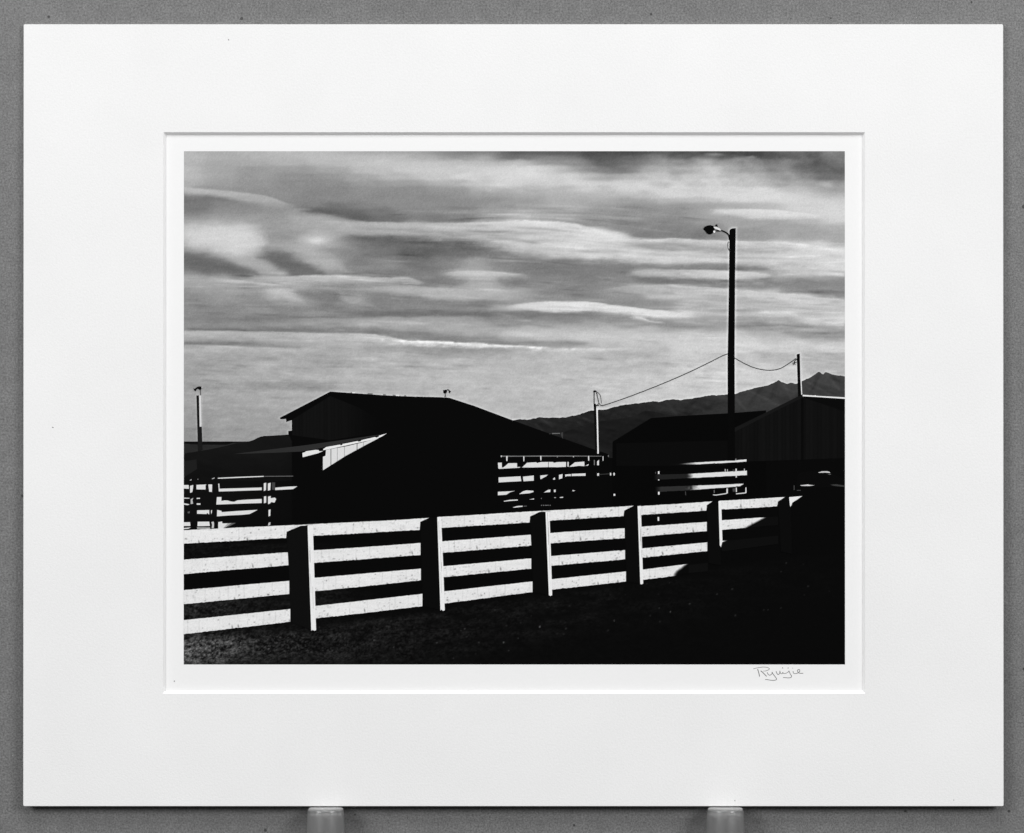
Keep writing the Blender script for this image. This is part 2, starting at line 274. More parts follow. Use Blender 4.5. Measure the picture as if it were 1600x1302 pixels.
    # the puffed upper rim of the vapour trail
    for _ in range(60):
        cx = r.uniform(560, 900); cy = np.interp(cx, [560,630,680,740,800,850,900], [527,533,534.5,536.5,540.6,543.6,545.4])
        wisp(cx, cy, r.uniform(3, 7), r.uniform(1, 1.9), 0, r.uniform(6, 22), 0)
    return 166 + (T-166)*1.13

# ---------------------------------------------------------------- helpers
rng = np.random.RandomState(7)
def lin(t):
    t = np.clip(np.asarray(t, float), 0, 255)/255
    return np.where(t <= .04045, t/12.92, ((t+.055)/1.055)**2.4)
INK_K = 1.0                       # paper reflectance that a full white tone stands for
def link(o, parent=None):
    scene.collection.objects.link(o)
    if parent is not None: o.parent = parent
    return o
def mesh_object(name, verts, faces, mat, parent=None, tone=None, smooth=False):
    me = bpy.data.meshes.new(name)
    me.from_pydata([tuple(v) for v in verts], [], faces)
    if tone is not None:
        at = me.attributes.new('tone', 'FLOAT', 'POINT')
        at.data.foreach_set('value', np.ascontiguousarray(lin(tone)*INK_K, dtype=np.float32))
    if smooth: me.polygons.foreach_set('use_smooth', [True]*len(me.polygons))
    me.materials.append(mat)
    me.update()
    return link(bpy.data.objects.new(name, me), parent)
def big_grid(name, V, nr, nc, tone, mat, parent):
    """a sheet of nr x nc vertices given row by row"""
    me = bpy.data.meshes.new(name)
    me.vertices.add(nr*nc); me.vertices.foreach_set('co', np.ascontiguousarray(V, dtype=np.float32).ravel())
    i = np.arange(nr*nc).reshape(nr, nc)
    q = np.stack([i[1:, :-1], i[1:, 1:], i[:-1, 1:], i[:-1, :-1]], -1).reshape(-1, 4)
    n = len(q)
    me.loops.add(n*4); me.loops.foreach_set('vertex_index', q.astype(np.int32).ravel())
    me.polygons.add(n); me.polygons.foreach_set('loop_start', np.arange(0, n*4, 4, dtype=np.int32))
    me.polygons.foreach_set('loop_total', np.full(n, 4, dtype=np.int32))
    at = me.attributes.new('tone', 'FLOAT', 'POINT')
    at.data.foreach_set('value', np.ascontiguousarray((lin(tone)*INK_K).ravel(), dtype=np.float32))
    me.materials.append(mat)
    me.update(calc_edges=True)
    return link(bpy.data.objects.new(name, me), parent)

# ---------------------------------------------------------------- materials
def new_mat(name):
    m = bpy.data.materials.new(name); m.use_nodes = True
    return m, m.node_tree.nodes, m.node_tree.links, m.node_tree.nodes["Principled BSDF"]
def noise(N, L, vec, scale, detail=4, rough=.6):
    n = N.new('ShaderNodeTexNoise'); n.inputs['Scale'].default_value = scale
    n.inputs['Detail'].default_value = detail; n.inputs['Roughness'].default_value = rough
    L.new(vec, n.inputs['Vector']); return n.outputs['Fac']
def math_node(N, L, op, a, b=None, c=None):
    n = N.new('ShaderNodeMath'); n.operation = op
    for i, v in enumerate((a, b, c)):
        if v is None: continue
        if isinstance(v, (int, float)): n.inputs[i].default_value = v
        else: L.new(v, n.inputs[i])
    return n.outputs[0]
def map_range(N, L, v, a, b, c, d):
    n = N.new('ShaderNodeMapRange'); L.new(v, n.inputs[0])
    for i, k in zip((1, 2, 3, 4), (a, b, c, d)): n.inputs[i].default_value = k
    return n.outputs[0]
def grey(N, L, v):
    n = N.new('ShaderNodeCombineColor')
    for i in range(3): L.new(v, n.inputs[i])
    return n.outputs[0]
def obj_coord(N):
    return N.new('ShaderNodeTexCoord').outputs['Object']
def bump(N, L, h, strength, dist, bsdf):
    b = N.new('ShaderNodeBump'); b.inputs['Strength'].default_value = strength; b.inputs['Distance'].default_value = dist
    L.new(h, b.inputs['Height']); L.new(b.outputs[0], bsdf.inputs['Normal'])

def paper_material(name, base, vary, bump_strength, grain=900):
    m, N, L, B = new_mat(name)
    co = obj_coord(N)
    fine = noise(N, L, co, grain, 3, .7); soft = noise(N, L, co, 14, 3)
    v = math_node(N, L, 'ADD', map_range(N, L, fine, .25, .75, base-vary, base+vary), map_range(N, L, soft, .3, .7, -vary*.5, vary*.5))
    L.new(grey(N, L, v), B.inputs['Base Color'])
    B.inputs['Roughness'].default_value = .85; B.inputs['Specular IOR Level'].default_value = .12
    bump(N, L, fine, bump_strength, .00012, B)
    return m
MAT_WHITE = paper_material('mat_board_white', .888, .034, .9, 1000)
CORE_WHITE = paper_material('mat_core_white', .93, .006, .1, 1500)
PRINT_PAPER = paper_material('print_paper', .905, .010, .3, 900)

def ink_material():
    m, N, L, B = new_mat('print_ink')
    a = N.new('ShaderNodeAttribute'); a.attribute_name = 'tone'
    g = noise(N, L, obj_coord(N), 1500, 2, .8)
    k = map_range(N, L, g, .25, .75, .92, 1.08)
    L.new(grey(N, L, math_node(N, L, 'MULTIPLY', a.outputs['Fac'], k)), B.inputs['Base Color'])
    B.inputs['Roughness'].default_value = .55; B.inputs['Specular IOR Level'].default_value = .012
    return m
INK = ink_material()

def backdrop_material():
    m, N, L, B = new_mat('grey_board')
    co = obj_coord(N)
    fine = noise(N, L, co, 1000, 3, .8); mid = noise(N, L, co, 120, 4, .65); big = noise(N, L, co, 18, 3)
    v = math_node(N, L, 'MULTIPLY', map_range(N, L, fine, .25, .75, .25, 1.75), map_range(N, L, mid, .25, .75, .86, 1.14))
    v = math_node(N, L, 'MULTIPLY', v, map_range(N, L, big, .3, .7, .95, 1.05))
    v = math_node(N, L, 'MULTIPLY', v, .16)
    def flecks(scale, keep, size, tone, v, seed):
        mp = N.new('ShaderNodeMapping'); mp.inputs['Location'].default_value = (seed, seed*.37, seed*1.7)
        L.new(co, mp.inputs['Vector'])
        vo = N.new('ShaderNodeTexVoronoi'); vo.inputs['Scale'].default_value = scale; vo.inputs['Randomness'].default_value = 1
        L.new(mp.outputs[0], vo.inputs['Vector'])
        sep = N.new('ShaderNodeSeparateColor'); L.new(vo.outputs['Color'], sep.inputs[0])
        on = math_node(N, L, 'GREATER_THAN', sep.outputs[0], keep)
        sz = math_node(N, L, 'MULTIPLY', sep.outputs[1], size)
        near = math_node(N, L, 'LESS_THAN', vo.outputs['Distance'], sz)
        f = math_node(N, L, 'MULTIPLY', on, near)
        mx = N.new('ShaderNodeMix'); mx.data_type = 'FLOAT'
        L.new(f, mx.inputs[0]); L.new(v, mx.inputs[2]); mx.inputs[3].default_value = tone
        return mx.outputs[0]
    v = flecks(150, .70, .16, .035, v, 3.1)
    v = flecks(170, .72, .13, .55, v, 8.7)
    v = flecks(380, .90, .22, .10, v, 5.3)
    v = flecks(400, .92, .22, .34, v, 1.9)
    L.new(grey(N, L, v), B.inputs['Base Color'])
    B.inputs['Roughness'].default_value = .49; B.inputs['Specular IOR Level'].default_value = .95
    bump(N, L, math_node(N, L, 'ADD', fine, mid), .45, .0003, B)
    return m
BOARD = backdrop_material()

def plastic_material():
    m, N, L, B = new_mat('frosted_plastic')
    n = noise(N, L, obj_coord(N), 500, 3)
    B.inputs['Base Color'].default_value = (.58, .58, .58, 1)
    L.new(map_range(N, L, n, .3, .7, .34, .44), B.inputs['Roughness'])
    B.inputs['Transmission Weight'].default_value = .8
    B.inputs['IOR'].default_value = 1.46
    B.inputs['Coat Weight'].default_value = .7; B.inputs['Coat Roughness'].default_value = .14
    return m
PLASTIC = plastic_material()
def plain(name, v, rough=.7):
    m, N, L, B = new_mat(name)
    n = noise(N, L, obj_coord(N), 2500, 2)
    L.new(grey(N, L, map_range(N, L, n, .3, .7, v*.9, v*1.1)), B.inputs['Base Color'])
    B.inputs['Roughness'].default_value = rough; B.inputs['Specular IOR Level'].default_value = .15
    return m
GRAPHITE = plain('pencil_graphite', .16)
FLECK = plain('dust_fleck', .22)

# ---------------------------------------------------------------- the backdrop: a grey board leaning away a little at the foot
def backdrop():
    w, h = .55, .42
    n = 24
    V = []; F = []
    for j in range(n+1):
        z = -h + 2*h*j/n
        for i in range(n+1):
            V.append((-w+2*w*i/n, 0, z))
    for j in range(n):
        for i in range(n):
            a = j*(n+1)+i; F.append((a, a+1, a+n+2, a+n+1))
    b = len(V)
    V += [(-w, .004, -h), (w, .004, -h), (w, .004, h), (-w, .004, h)]
    F += [(b+3, b+2, b+1, b), (0, b, b+1, n), (n*(n+1)+n, b+2, b+3, n*(n+1)), (n, b+1, b+2, n*(n+1)+n), (n*(n+1), b+3, b, 0)]
    o = mesh_object('backdrop', V, F, BOARD)
    o.location = (0, BACK_Y, ZC)
    o.rotation_euler = (BACK_TILT, 0, 0)
    o['kind'] = 'structure'
    o['label'] = 'flat grey speckled board behind the matted print'
    return o
BACK_TILT = math.radians(.28)
BACK_Y = .0013
backdrop()

# ---------------------------------------------------------------- the matted print
root = bpy.data.objects.new('matted_photograph', None)
link(root)
Z_BASE = ZC + (651-1259.7)/S
MAT_TILT = math.radians(.22)
root.location = (0, MAT_Y - (ZC-Z_BASE)*math.tan(MAT_TILT), Z_BASE)
root.rotation_euler = (-MAT_TILT, 0, 0)
root['label'] = 'black-and-white ranch photograph in a wide white window mat with a pencil signature'
root['category'] = 'matted print'
MAT_T = .0014                     # four-ply board
def P(px, py, depth=0.0):
    """a point of the photograph on the mat's own plane, depth metres behind its face"""
    k = (D + depth)/D/S
    return ((px-800)*k, depth, (651-py)*k + (1259.7-651)/S)

OUT = (36.6, 38.0, 1567.8, 1259.7)            # the mat's outline
WIN = (255.0, 206.6, 1351.6, 1083.8)          # window, on the face
INN = (258.8, 211.2, 1347.9, 1079.2)          # window, on the print
def rounded(rect, r, n=4):
    x0, y0, x1, y1 = rect; out = []
    for cx, cy, a0 in ((x1-r, y0+r, -90), (x1-r, y1-r, 0), (x0+r, y1-r, 90), (x0+r, y0+r, 180)):
        for k in range(n+1):
            a = math.radians(a0+90*k/n); out.append((cx+r*math.cos(a), cy+r*math.sin(a)))
    return out                                  # clockwise as seen from the camera
def mat_board():
    o1 = rounded(OUT, 2.2); o0 = rounded((OUT[0]+.5, OUT[1]+.5, OUT[2]-.5, OUT[3]-.5), 1.8)
    n = len(o1); q = n//4
    V = [P(x, y, 0) for x, y in o0] + [P(x, y, .00018) for x, y in o1] + [P(x, y, MAT_T) for x, y in o1]
    x0, y0, x1, y1 = WIN
    w = [(x1, y0), (x1, y1), (x0, y1), (x0, y0)]
    b = len(V)
    V += [P(x, y, 0) for x, y in w]
    F = []
    for k in range(n):
        k2 = (k+1) % n
        F += [(k, k2, n+k2, n+k), (n+k, n+k2, 2*n+k2, 2*n+k)]
    for c in range(4):                            # the face, one side at a time
        ring = [c*q+j for j in range(q)]
        nxt = ((c+1) % 4)*q
        for j in range(q-1): F.append((ring[j], b+c, ring[j+1]))
        F.append((ring[q-1], b+c, b+(c+1) % 4, nxt))
    o = mesh_object('mat_board', V, [tuple(reversed(f)) for f in F], MAT_WHITE, root)
    o['label'] = 'wide white window mat'
    xi0, yi0, xi1, yi1 = INN
    wi = [(xi1, yi0), (xi1, yi1), (xi0, yi1), (xi0, yi0)]
    for c in range(4):                            # cut edges of the window
        d = (c+1) % 4; V = []; F = []; m = 40
        for k in range(m+1):
            t = k/m
            xa, ya = w[c][0]+(w[d][0]-w[c][0])*t, w[c][1]+(w[d][1]-w[c][1])*t
            xb, yb = wi[c][0]+(wi[d][0]-wi[c][0])*t, wi[c][1]+(wi[d][1]-wi[c][1])*t
            j = .12*rng.randn()
            V += [P(xa, ya, 0), P(xb+(j if c % 2 == 0 else 0), yb+(j if c % 2 else 0), MAT_T)]
        for k in range(m): F.append((2*k, 2*k+1, 2*k+3, 2*k+2))
        mesh_object('bevel_edge', V, F, CORE_WHITE, o)
    return o
mat_obj = mat_board()
def backing():
    r = rounded((OUT[0]+1, OUT[1]+.6, OUT[2]-1, OUT[3]-.8), 2)
    n = len(r)
    V = [P(x, y, MAT_T+.0003) for x, y in r]+[P(x, y, MAT_T+.0013) for x, y in r]
    F = [tuple(range(n)), tuple(reversed(range(n, 2*n)))] + [(k, n+k, n+(k+1) % n, (k+1) % n) for k in range(n)]
    return mesh_object('backing_board', V, F, MAT_WHITE, root)
backing()
# dust and small marks on the mat
def disc(cx, cy, rx, ry, depth, n=9, rot=0):
    return [P(cx+rx*math.cos(a)*math.cos(rot)-ry*math.sin(a)*math.sin(rot), cy+rx*math.cos(a)*math.sin(rot)+ry*math.sin(a)*math.cos(rot), depth) for a in [2*math.pi*k/n for k in range(n)]]
for cx, cy, rx, ry, ro in ((357, 62, 1.3, .7, 1), (82.5, 668, 1.6, .7, .3), (1148, 1251, 1.0, .6, .4), (1490, 1250, .9, .6, 0)):
    V = disc(cx, cy, rx, ry, -.00004, rot=ro)
    mesh_object('fleck', V, [tuple(reversed(range(len(V))))], FLECK, mat_obj)

# ---------------------------------------------------------------- the print: paper, then the tones printed on it, bottom to top
PIC = (287.2, 236.3, 1320.2, 1038.3)
V = [P(248, 200, MAT_T+.00006), P(1358, 200, MAT_T+.00006), P(1358, 1090, MAT_T+.00006), P(248, 1090, MAT_T+.00006)]
print_obj = mesh_object('photographic_print', V, [(3, 2, 1, 0)], PRINT_PAPER, root)
print_obj['label'] = 'black-and-white photograph of a white fence and dark barns under streaked clouds'
V = disc(272.6, 1064.4, 1.0, 1.0, MAT_T)
mesh_object('fleck', V, [tuple(reversed(range(len(V))))], FLECK, print_obj)
def layer(k): return MAT_T + .00004 - .000018*k
def clipx(x): return np.clip(x, PIC[0], PIC[2])
def clipy(y): return np.clip(y, PIC[1], PIC[3])
def sheet(name, top, bot, tone_fn, k, step=1.5, label=None, edge=0.0, seed=0, xstep=None):
    """a printed area between two lines, finely divided so that its tone can vary"""
    x0 = max(top[0][0], bot[0][0]); x1 = min(top[-1][0], bot[-1][0])
    nc = max(2, int((x1-x0)/(xstep or step))+1)
    xs = np.linspace(x0, x1, nc)
    tp = np.array(top, float); bp = np.array(bot, float)
    yt = np.interp(xs, tp[:, 0], tp[:, 1]); yb = np.interp(xs, bp[:, 0], bp[:, 1])
    if edge:
        yt = yt + edge*1.6*fbm(xs/3, xs*0+seed, 7, 3); yb = yb + edge*2.4*fbm(xs/3, xs*0+seed+40, 9, 3)
        r = np.random.RandomState(seed+5)
        for _ in range(max(1, nc//60)):
            c = r.uniform(x0, x1); wd = r.uniform(.8, 1.8); dp = r.uniform(.5, 1.6)*edge
            yb = yb - dp*np.exp(-((xs-c)/wd)**2)
    nr = max(2, int(np.max(yb-yt)/step)+1)
    t = np.linspace(0, 1, nr)[:, None]
    X = np.repeat(clipx(xs)[None], nr, 0); Y = clipy(yt[None]*(1-t)+yb[None]*t)
    d = layer(k); kk = (D+d)/D/S
    V = np.stack([(X-800)*kk, np.full_like(X, d), (651-Y)*kk+(1259.7-651)/S], -1)
    o = big_grid(name, V.reshape(-1, 3), nr, nc, tone_fn(X, Y), INK, print_obj)
    if label: o['label'] = label
    return o
def shapes(name, polys, k, label=None):
    """flat printed outlines [(points, tone)], one mesh"""
    V = []; F = []; T = []
    for j, (pts, tone) in enumerate(polys):
        a = sum((pts[i][0]*pts[(i+1) % len(pts)][1]-pts[(i+1) % len(pts)][0]*pts[i][1]) for i in range(len(pts)))
        q = list(pts) if a < 0 else list(reversed(pts))
        b = len(V)
        for x, y in q:
            V.append(P(float(clipx(x)), float(clipy(y)), layer(k)-.000002*j)); T.append(tone)
        F.append(tuple(range(b, b+len(q))))
    o = mesh_object(name, V, F, INK, print_obj, tone=T)
    if label: o['label'] = label
    return o
def stroke(pts, w, n=None):
    """outline of a line of width w through points (w may be a pair for a taper)"""
    w0, w1 = (w, w) if not isinstance(w, tuple) else w
    p = np.array(pts, float); m = len(p); A = []; B = []
    for i in range(m):
        t = p[min(i+1, m-1)]-p[max(i-1, 0)]; t = t/np.hypot(*t); nrm = np.array([-t[1], t[0]])
        h = (w0+(w1-w0)*i/(m-1))/2
        A.append(tuple(p[i]+nrm*h)); B.append(tuple(p[i]-nrm*h))
    return A+B[::-1]
def spline(pts, n=6):
    p = np.array(pts, float); out = []
    for i in range(len(p)-1):
        a, b, c, d = p[max(i-1, 0)], p[i], p[i+1], p[min(i+2, len(p)-1)]
        for k in range(n):
            t = k/n
            out.append(tuple(.5*((2*b)+(c-a)*t+(2*a-5*b+4*c-d)*t*t+(3*b-a-3*c+d)*t**3)))
    out.append(tuple(p[-1])); return out

# outlines that stand against the sky
LAMP_POST = [(1140,360.5),(1141.2,358.3),(1144,357),(1149.6,356.6),(1149.3,380),(1148.6,430),(1147.8,545),(1148.2,720),(1137.4,720),(1137,560),(1138.2,500),(1139.4,420)]
BARN = [(437,653),(516,612),(530,613),(560,615),(600,617.8),(640,619.6),(696,621),(703,622),(740,634),(780,649),(800,656.5),(830,667.2),(865,680),(900,692.3),(930,703),(950,709.5),(950,815),(456,815),(456,690),(450.5,678),(450.5,673.5),(456,673),(456,656.5),(447.2,659.5),(447,654.6),(438.5,655.2)]
POLE_R = [(1245,554.5),(1246,553.2),(1250.4,552.6),(1251,575),(1253.4,617),(1247,620),(1246,585)]
POLE_M = [(927.6,631),(931,631),(931.5,636),(934,637),(935.6,709),(930.4,709),(928.4,650)]
POLE_L = [(307,618),(314,618.5),(315.2,667),(316.4,703),(309.4,706)]
MOUNT = [(790,655.5),(799,657.3),(812,655),(825,656),(843,652.2),(870,653),(884,652),(905,648),(920,642),(930,641),(946,640),(955,637.5),(975,632.5),(990,631),(1010,629),(1020,627),(1030,628.2),(1041,625),(1052,624),(1062,625.2),(1080,623),(1100,619.5),(1112,617.3),(1120,618),(1136,616.5),(1148,616),(1156,613),(1170,609),(1180,606),(1190,604.5),(1200,602),(1208,599),(1216,594),(1222,597),(1230,600.3),(1236,598),(1244,600),(1253,596),(1260,592.5),(1268,589),(1276,583),(1280,581),(1286,585.2),(1290,581.3),(1297,584),(1305,586.3),(1321,588)]
def sky_full(X, Y):
    T = sky_tone(X, Y)
    for P_, amt, wd in ((LAMP_POST, 50, 2.4), (POLE_R, 40, 1.8), (POLE_M, 36, 1.8), (BARN, 26, 2.2), (POLE_L, 22, 1.8)):
        a = np.array(P_); m = (X > a[:, 0].min()-8) & (X < a[:, 0].max()+8) & (Y > a[:, 1].min()-8) & (Y < a[:, 1].max()+8)
        if m.any():
            sd = np.maximum(poly_sd(P_, X[m], Y[m]), 0)
            T[m] += amt*np.exp(-(sd/wd)**2)*np.clip((240-T[m])/60, 0, 1)
    a = np.array(MOUNT); ym = np.interp(X, a[:, 0], a[:, 1])
    m = X > 800
    T[m] += 20*np.exp(-(np.minimum(Y[m]-ym[m], 0)/2.6)**2)
    return T + 3*rng.randn(*T.shape)
sheet('printed_sky', [(287.2,236.3),(1320.2,236.3)], [(287.2,712),(1320.2,712)], sky_full, 0, 1.5, 'streaked grey and white clouds across the print')

# the dark yard and its gravel
FENCE_FOOT = [(287,993),(490,976),(690,948),(860,925),(1003,908),(1128,884),(1235,866),(1330,850)]
def ground_tone(X, Y):
    yf = np.interp(X, *np.array(FENCE_FOOT).T)
    d = Y-yf
    hf = fbm(X/2.2, Y/1.6, 201, 3, .7); mf = .55*fbm(X/14, Y/5, 205, 4, .65)+.6*fbm(X/4.5, Y/2.2, 208, 3, .6); lf = fbm(X/60, Y/22, 211, 3)
    A = 92*np.exp(-((X-280)/75)**2-((Y-1022)/26)**2) + 46*np.exp(-((X-380)/120)**2-((Y-1008)/22)**2)
    A += 20*np.exp(-((X-520)/170)**2-((Y-1010)/34)**2)
    A += sstep(-4, 10, d)*(1-sstep(40, 100, d))*19*np.exp(-((X-640)/420)**2)*np.clip(.6+2*fbm(X/40, Y/9, 215, 3), 0, 1.6)
    up = sstep(846, 852, Y)*(1-sstep(868, 874, Y))*18*np.exp(-((X-330)/150)**2)
    up += sstep(928, 940, Y)*(1-sstep(966, 975, Y))*52*np.exp(-((X-290)/130)**2)
    up += sstep(918, 926, Y)*(1-sstep(950, 962, Y))*24*np.exp(-((X-500)/60)**2)
    up += sstep(966, 972, Y)*sstep(-24, -12, d)*16*np.exp(-((X-330)/70)**2)
    A = A + up
    T = 8.5 + 8*np.exp(-((X-285)/170)**2)*(1-sstep(800, 840, Y)) + A*np.clip(.42+1.5*mf+1.5*hf+.6*lf, 0, 2.2)
    T += sstep(0, 14, d)*2.5*np.clip(1+4*mf, 0, 3)*np.exp(-((X-500)/600)**2)
    r = np.random.RandomState(5)
    for _ in range(100):                                     # bright stones
        sx = 287+1033*r.rand()**1.6; sy = np.interp(sx, *np.array(FENCE_FOOT).T)+4+80*r.rand()
        amp = r.choice([30, 50, 90, 150], p=[.62, .28, .08, .02]); wd = r.uniform(.6, 1.1)
        m = (abs(X-sx) < 4) & (abs(Y-sy) < 4)
        T[m] += amp*np.exp(-((X[m]-sx)/(wd*1.2))**2-((Y[m]-sy)/wd)**2)
    return T
sheet('printed_ground', [(287.2,690),(1320.2,690)], [(287.2,1038.3),(1320.2,1038.3)], ground_tone, 1, 1.35, 'black yard with gravel showing at the lower left of the print')

# hills
def hill_tone(base, amp, seed, slope=.5):
    def f(X, Y):
        return base(X, Y) + amp*(fbm((X-Y*1.2)/30, (Y+slope*X*-.4)/9, seed, 4, .6)*2 + .8*fbm(X/5, Y/4, seed+9, 3))
    return f
def ridge_lines(lines):
    def f(X, Y):
        T = np.zeros_like(X)
        for (ax, ay), (bx, by), w, amp in lines:
            ex, ey = bx-ax, by-ay
            t = np.clip(((X-ax)*ex+(Y-ay)*ey)/(ex*ex+ey*ey), 0, 1)
            d = np.hypot(X-ax-t*ex, Y-ay-t*ey) + 1.2*fbm(X/4, Y/4, 77, 3)
            T += amp*np.exp(-(d/w)**2)*(.5+.9*np.abs(fbm(X/8, Y/8, 79, 2))*2)
        return T
    return f
MT_LINES = ridge_lines([((1172,611),(1218,634),1.8,13), ((1150,622),(1166,642),2,12), ((1262,598),(1306,622),2,12), ((1280,584),(1268,612),3,-12), ((1216,596),(1204,622),4,-10), ((1216,597),(1240,616),3,6), ((1300,588),(1320,606),3,-9), ((1290,584),(1312,610),2.2,10), ((1190,606),(1172,630),3,-8), ((1060,652),(1136,628),4,-9), ((1040,628),(1056,646),2.4,7), ((1000,632),(1022,648),2.2,6), ((1090,622),(1072,640),3,-6), ((845,655),(862,666),2.5,13), ((838,664),(846,672),2.5,13), ((903,660),(912,666),1.6,15), ((912,653),(928,661),1.6,9), ((958,640),(948,656),3,-7), ((1225,602),(1236,622),2,8), ((1256,600),(1290,628),1.8,9)])
sheet('printed_mountain', MOUNT, [(790,700),(1321,700)], lambda X, Y: hill_tone(lambda X, Y: 37+24*sstep(930, 1230, X)+4*sstep(1240, 1300, X)-6*sstep(0, 40, Y-np.interp(X, *np.array(MOUNT).T)), 11, 301)(X, Y)+MT_LINES(X, Y)+1.5*rng.randn(*X.shape), 2, 1.5, 'dark mountain ridge on the right horizon of the print', .9, 3)
sheet('printed_hill', [(860,684),(900,668),(930,660),(950,656.5),(965,655),(985,652),(1000,646),(1008,642),(1025,644),(1045,648),(1062,651)], [(860,716),(1062,716)], hill_tone(lambda X, Y: 29+0*X, 8, 321), 3, 1.8, 'darker low hill in front of the mountain ridge', .4, 4)
sheet('printed_hill', [(286,693),(300,694.5),(320,695),(355,695),(365,692),(386,691)], [(286,715),(386,715)], hill_tone(lambda X, Y: 42+0*X, 5, 331), 2, 1.8, 'distant grey hill at the left edge of the print', .3, 5)
sheet('printed_hill', [(286,709),(330,702),(355,696.5),(370,692.5),(385,691.5),(395,688),(405,683),(412,681.5),(440,680),(460,678.5),(500,684)], [(286,752),(460,752),(500,752)], hill_tone(lambda X, Y: 22-5*sstep(700, 745, Y)-8*sstep(430, 498, X)*sstep(690, 715, Y), 2.5, 341), 3, 2, 'dark hill left of the big barn', .3, 6)

# buildings
def board_tone(v, amp, pitch, seed):
    def f(X, Y):
        r = np.random.RandomState(seed).rand(400)
        b = np.floor(X/pitch).astype(int) % 400
        return v + amp*(r[b]-.5)*2 - amp*1.3*(np.abs(X/pitch-np.round(X/pitch)) < .13) + amp*fbm(X/3, Y/12, seed, 3)
    return f
shapes('printed_barn', [(BARN, 8.5)], 4, 'large black barn with a low gable roof in the print')
sheet('printed_barn_gable', [(456.5,656),(516,619),(560,637),(604,662)], [(456.5,680),(516,688),(560,681),(604,676)], lambda X, Y: 8.5+(board_tone(17.5, 1.6, 5.5, 11)(X, Y)-8.5)*(1-sstep(515, 600, X)), 5, 1.6, 'black boarded gable of the large barn')
rid = []
r = np.random.RandomState(3); x = 541.0
while x < 699:
    w = r.uniform(1.5, 9); y = np.interp(x, [516,560,600,640,696,702], [612,615,617.8,619.6,621,621.6])-.5
    if r.rand() < .72: rid.append(([(x,y-.7-r.rand()*.7),(x+w,y-.5-r.rand()*.8+w*.03),(x+w,y+.7+w*.03),(x,y+.6)], r.choice([120, 205, 236])))
    x += w + r.uniform(.3, 3)
shapes('printed_roof_ridge', rid, 5, 'broken bright line along the ridge of the large barn')
shapes('printed_roof_light', [([(692.3,609.6),(694,609.8),(696.6,608.8),(698,610),(698.6,612.2),(697,614.8),(695,615.3),(692.8,614)], 10), (stroke(spline([(697.5,610.5),(699.5,609.2),(701,609.6),(702.2,611.2)]), 1.6), 10), ([(701,610.6),(705,611.6),(703.4,613.2),(703,615.2),(701.2,613.4)], 10), (stroke([(695.6,615),(695.7,618.6)], 1), 10), ([(693.8,619.8),(695.6,618),(697.4,619.8)], 10)], 6, 'small twin floodlight on the barn ridge')
shapes('printed_lean_to_roof', [([(365,709.6),(430,701.5),(480,695.5),(540,687),(602,678),(540,692),(505,699.5),(472,705.6),(430,707.6)], 46)], 6, 'dark grey lean-to roof below the barn gable')
sheet('printed_lean_to_wall', [(504.6,714),(508.8,712.2),(509,703.2),(541,697.6),(570,690.6),(592,684.5)], [(504.6,735),(540,712.5),(575,693.5),(592,684.7)], lambda X, Y: 222+4*fbm(X/3, Y/9, 51, 3)-95*np.isin(np.round(X), [517, 527, 538, 558, 568])*(1-.3*rng.rand(*X.shape)), 7, .8, 'sunlit white board wall under the lean-to roof')
shapes('printed_fascia', [([(472.5,708),(477,706.6),(477.6,705.4),(493,703),(497.8,703.3),(499,705.4),(505.5,704.6),(497,708.4),(473,714.6)], 230), ([(505,701.8),(510,698.6),(531.5,694.8),(532,696),(535,695.4),(535,694),(559,689.2),(560,690.4),(564,689.4),(564.5,688),(586,683),(588,684),(592,682.4),(592,681),(604.6,677.2),(597,682),(588,686),(560,692),(540,696.5),(512,702.4),(505,703.6)], 236)], 8, 'sunlit white fascia boards of the lean-to')
shapes('printed_outbuilding', [([(287,721),(307,718),(308,733),(300,738),(287,746)], 31)], 4, 'dim grey shed side at the left edge of the print')
shapes('printed_shed', [([(1017,653.4),(1060,650.2),(1137,646),(1197,641.4),(1197,790),(957,790),(957,700),(957,690.5)], 7)], 4, 'black shed roof between the poles')
shapes('printed_shed_wall', [([(963,693),(1137,688.4),(1137,728),(963,728)], 11)], 5, 'black shed wall below its roof')
shapes('printed_roof_vent', [([(862.5,676.8),(875,676.6),(875,678),(862.5,678.2)], 110), ([(877,676),(879.8,675.6),(879.6,685.6),(877.8,683.4),(876.4,680)], 62), ([(858.6,677.4),(860,677.4),(860,678.6),(858.6,678.6)], 70)], 5, 'small pale vent on the barn roof')
sheet('printed_house', [(1148,673),(1200,647),(1253,620.4),(1290,632),(1321,642)], [(1148,722),(1321,716)], board_tone(16.5, 1.7, 6.2, 23), 5, 1.8, 'black board-sided house at the right edge of the print')
shapes('printed_house_roof', [([(1253,617.4),(1321,622.6),(1321,643),(1290,633),(1256,621.5)], 10), ([(1148,668.6),(1200,643),(1251,617.6),(1255,618),(1254,621.4),(1200,648.4),(1148,675)], 23), (stroke([(1253.6,622),(1253.6,720)], 4), 9)], 6, 'dark roof edge of the house at the right')
shapes('printed_house_ridge', [([(1254,617),(1272,618.2),(1274,617.6),(1276,618.6),(1321,621),(1321,623.4),(1274,620.4),(1254.4,619.4)], 236)], 7, 'bright line along the house ridge')

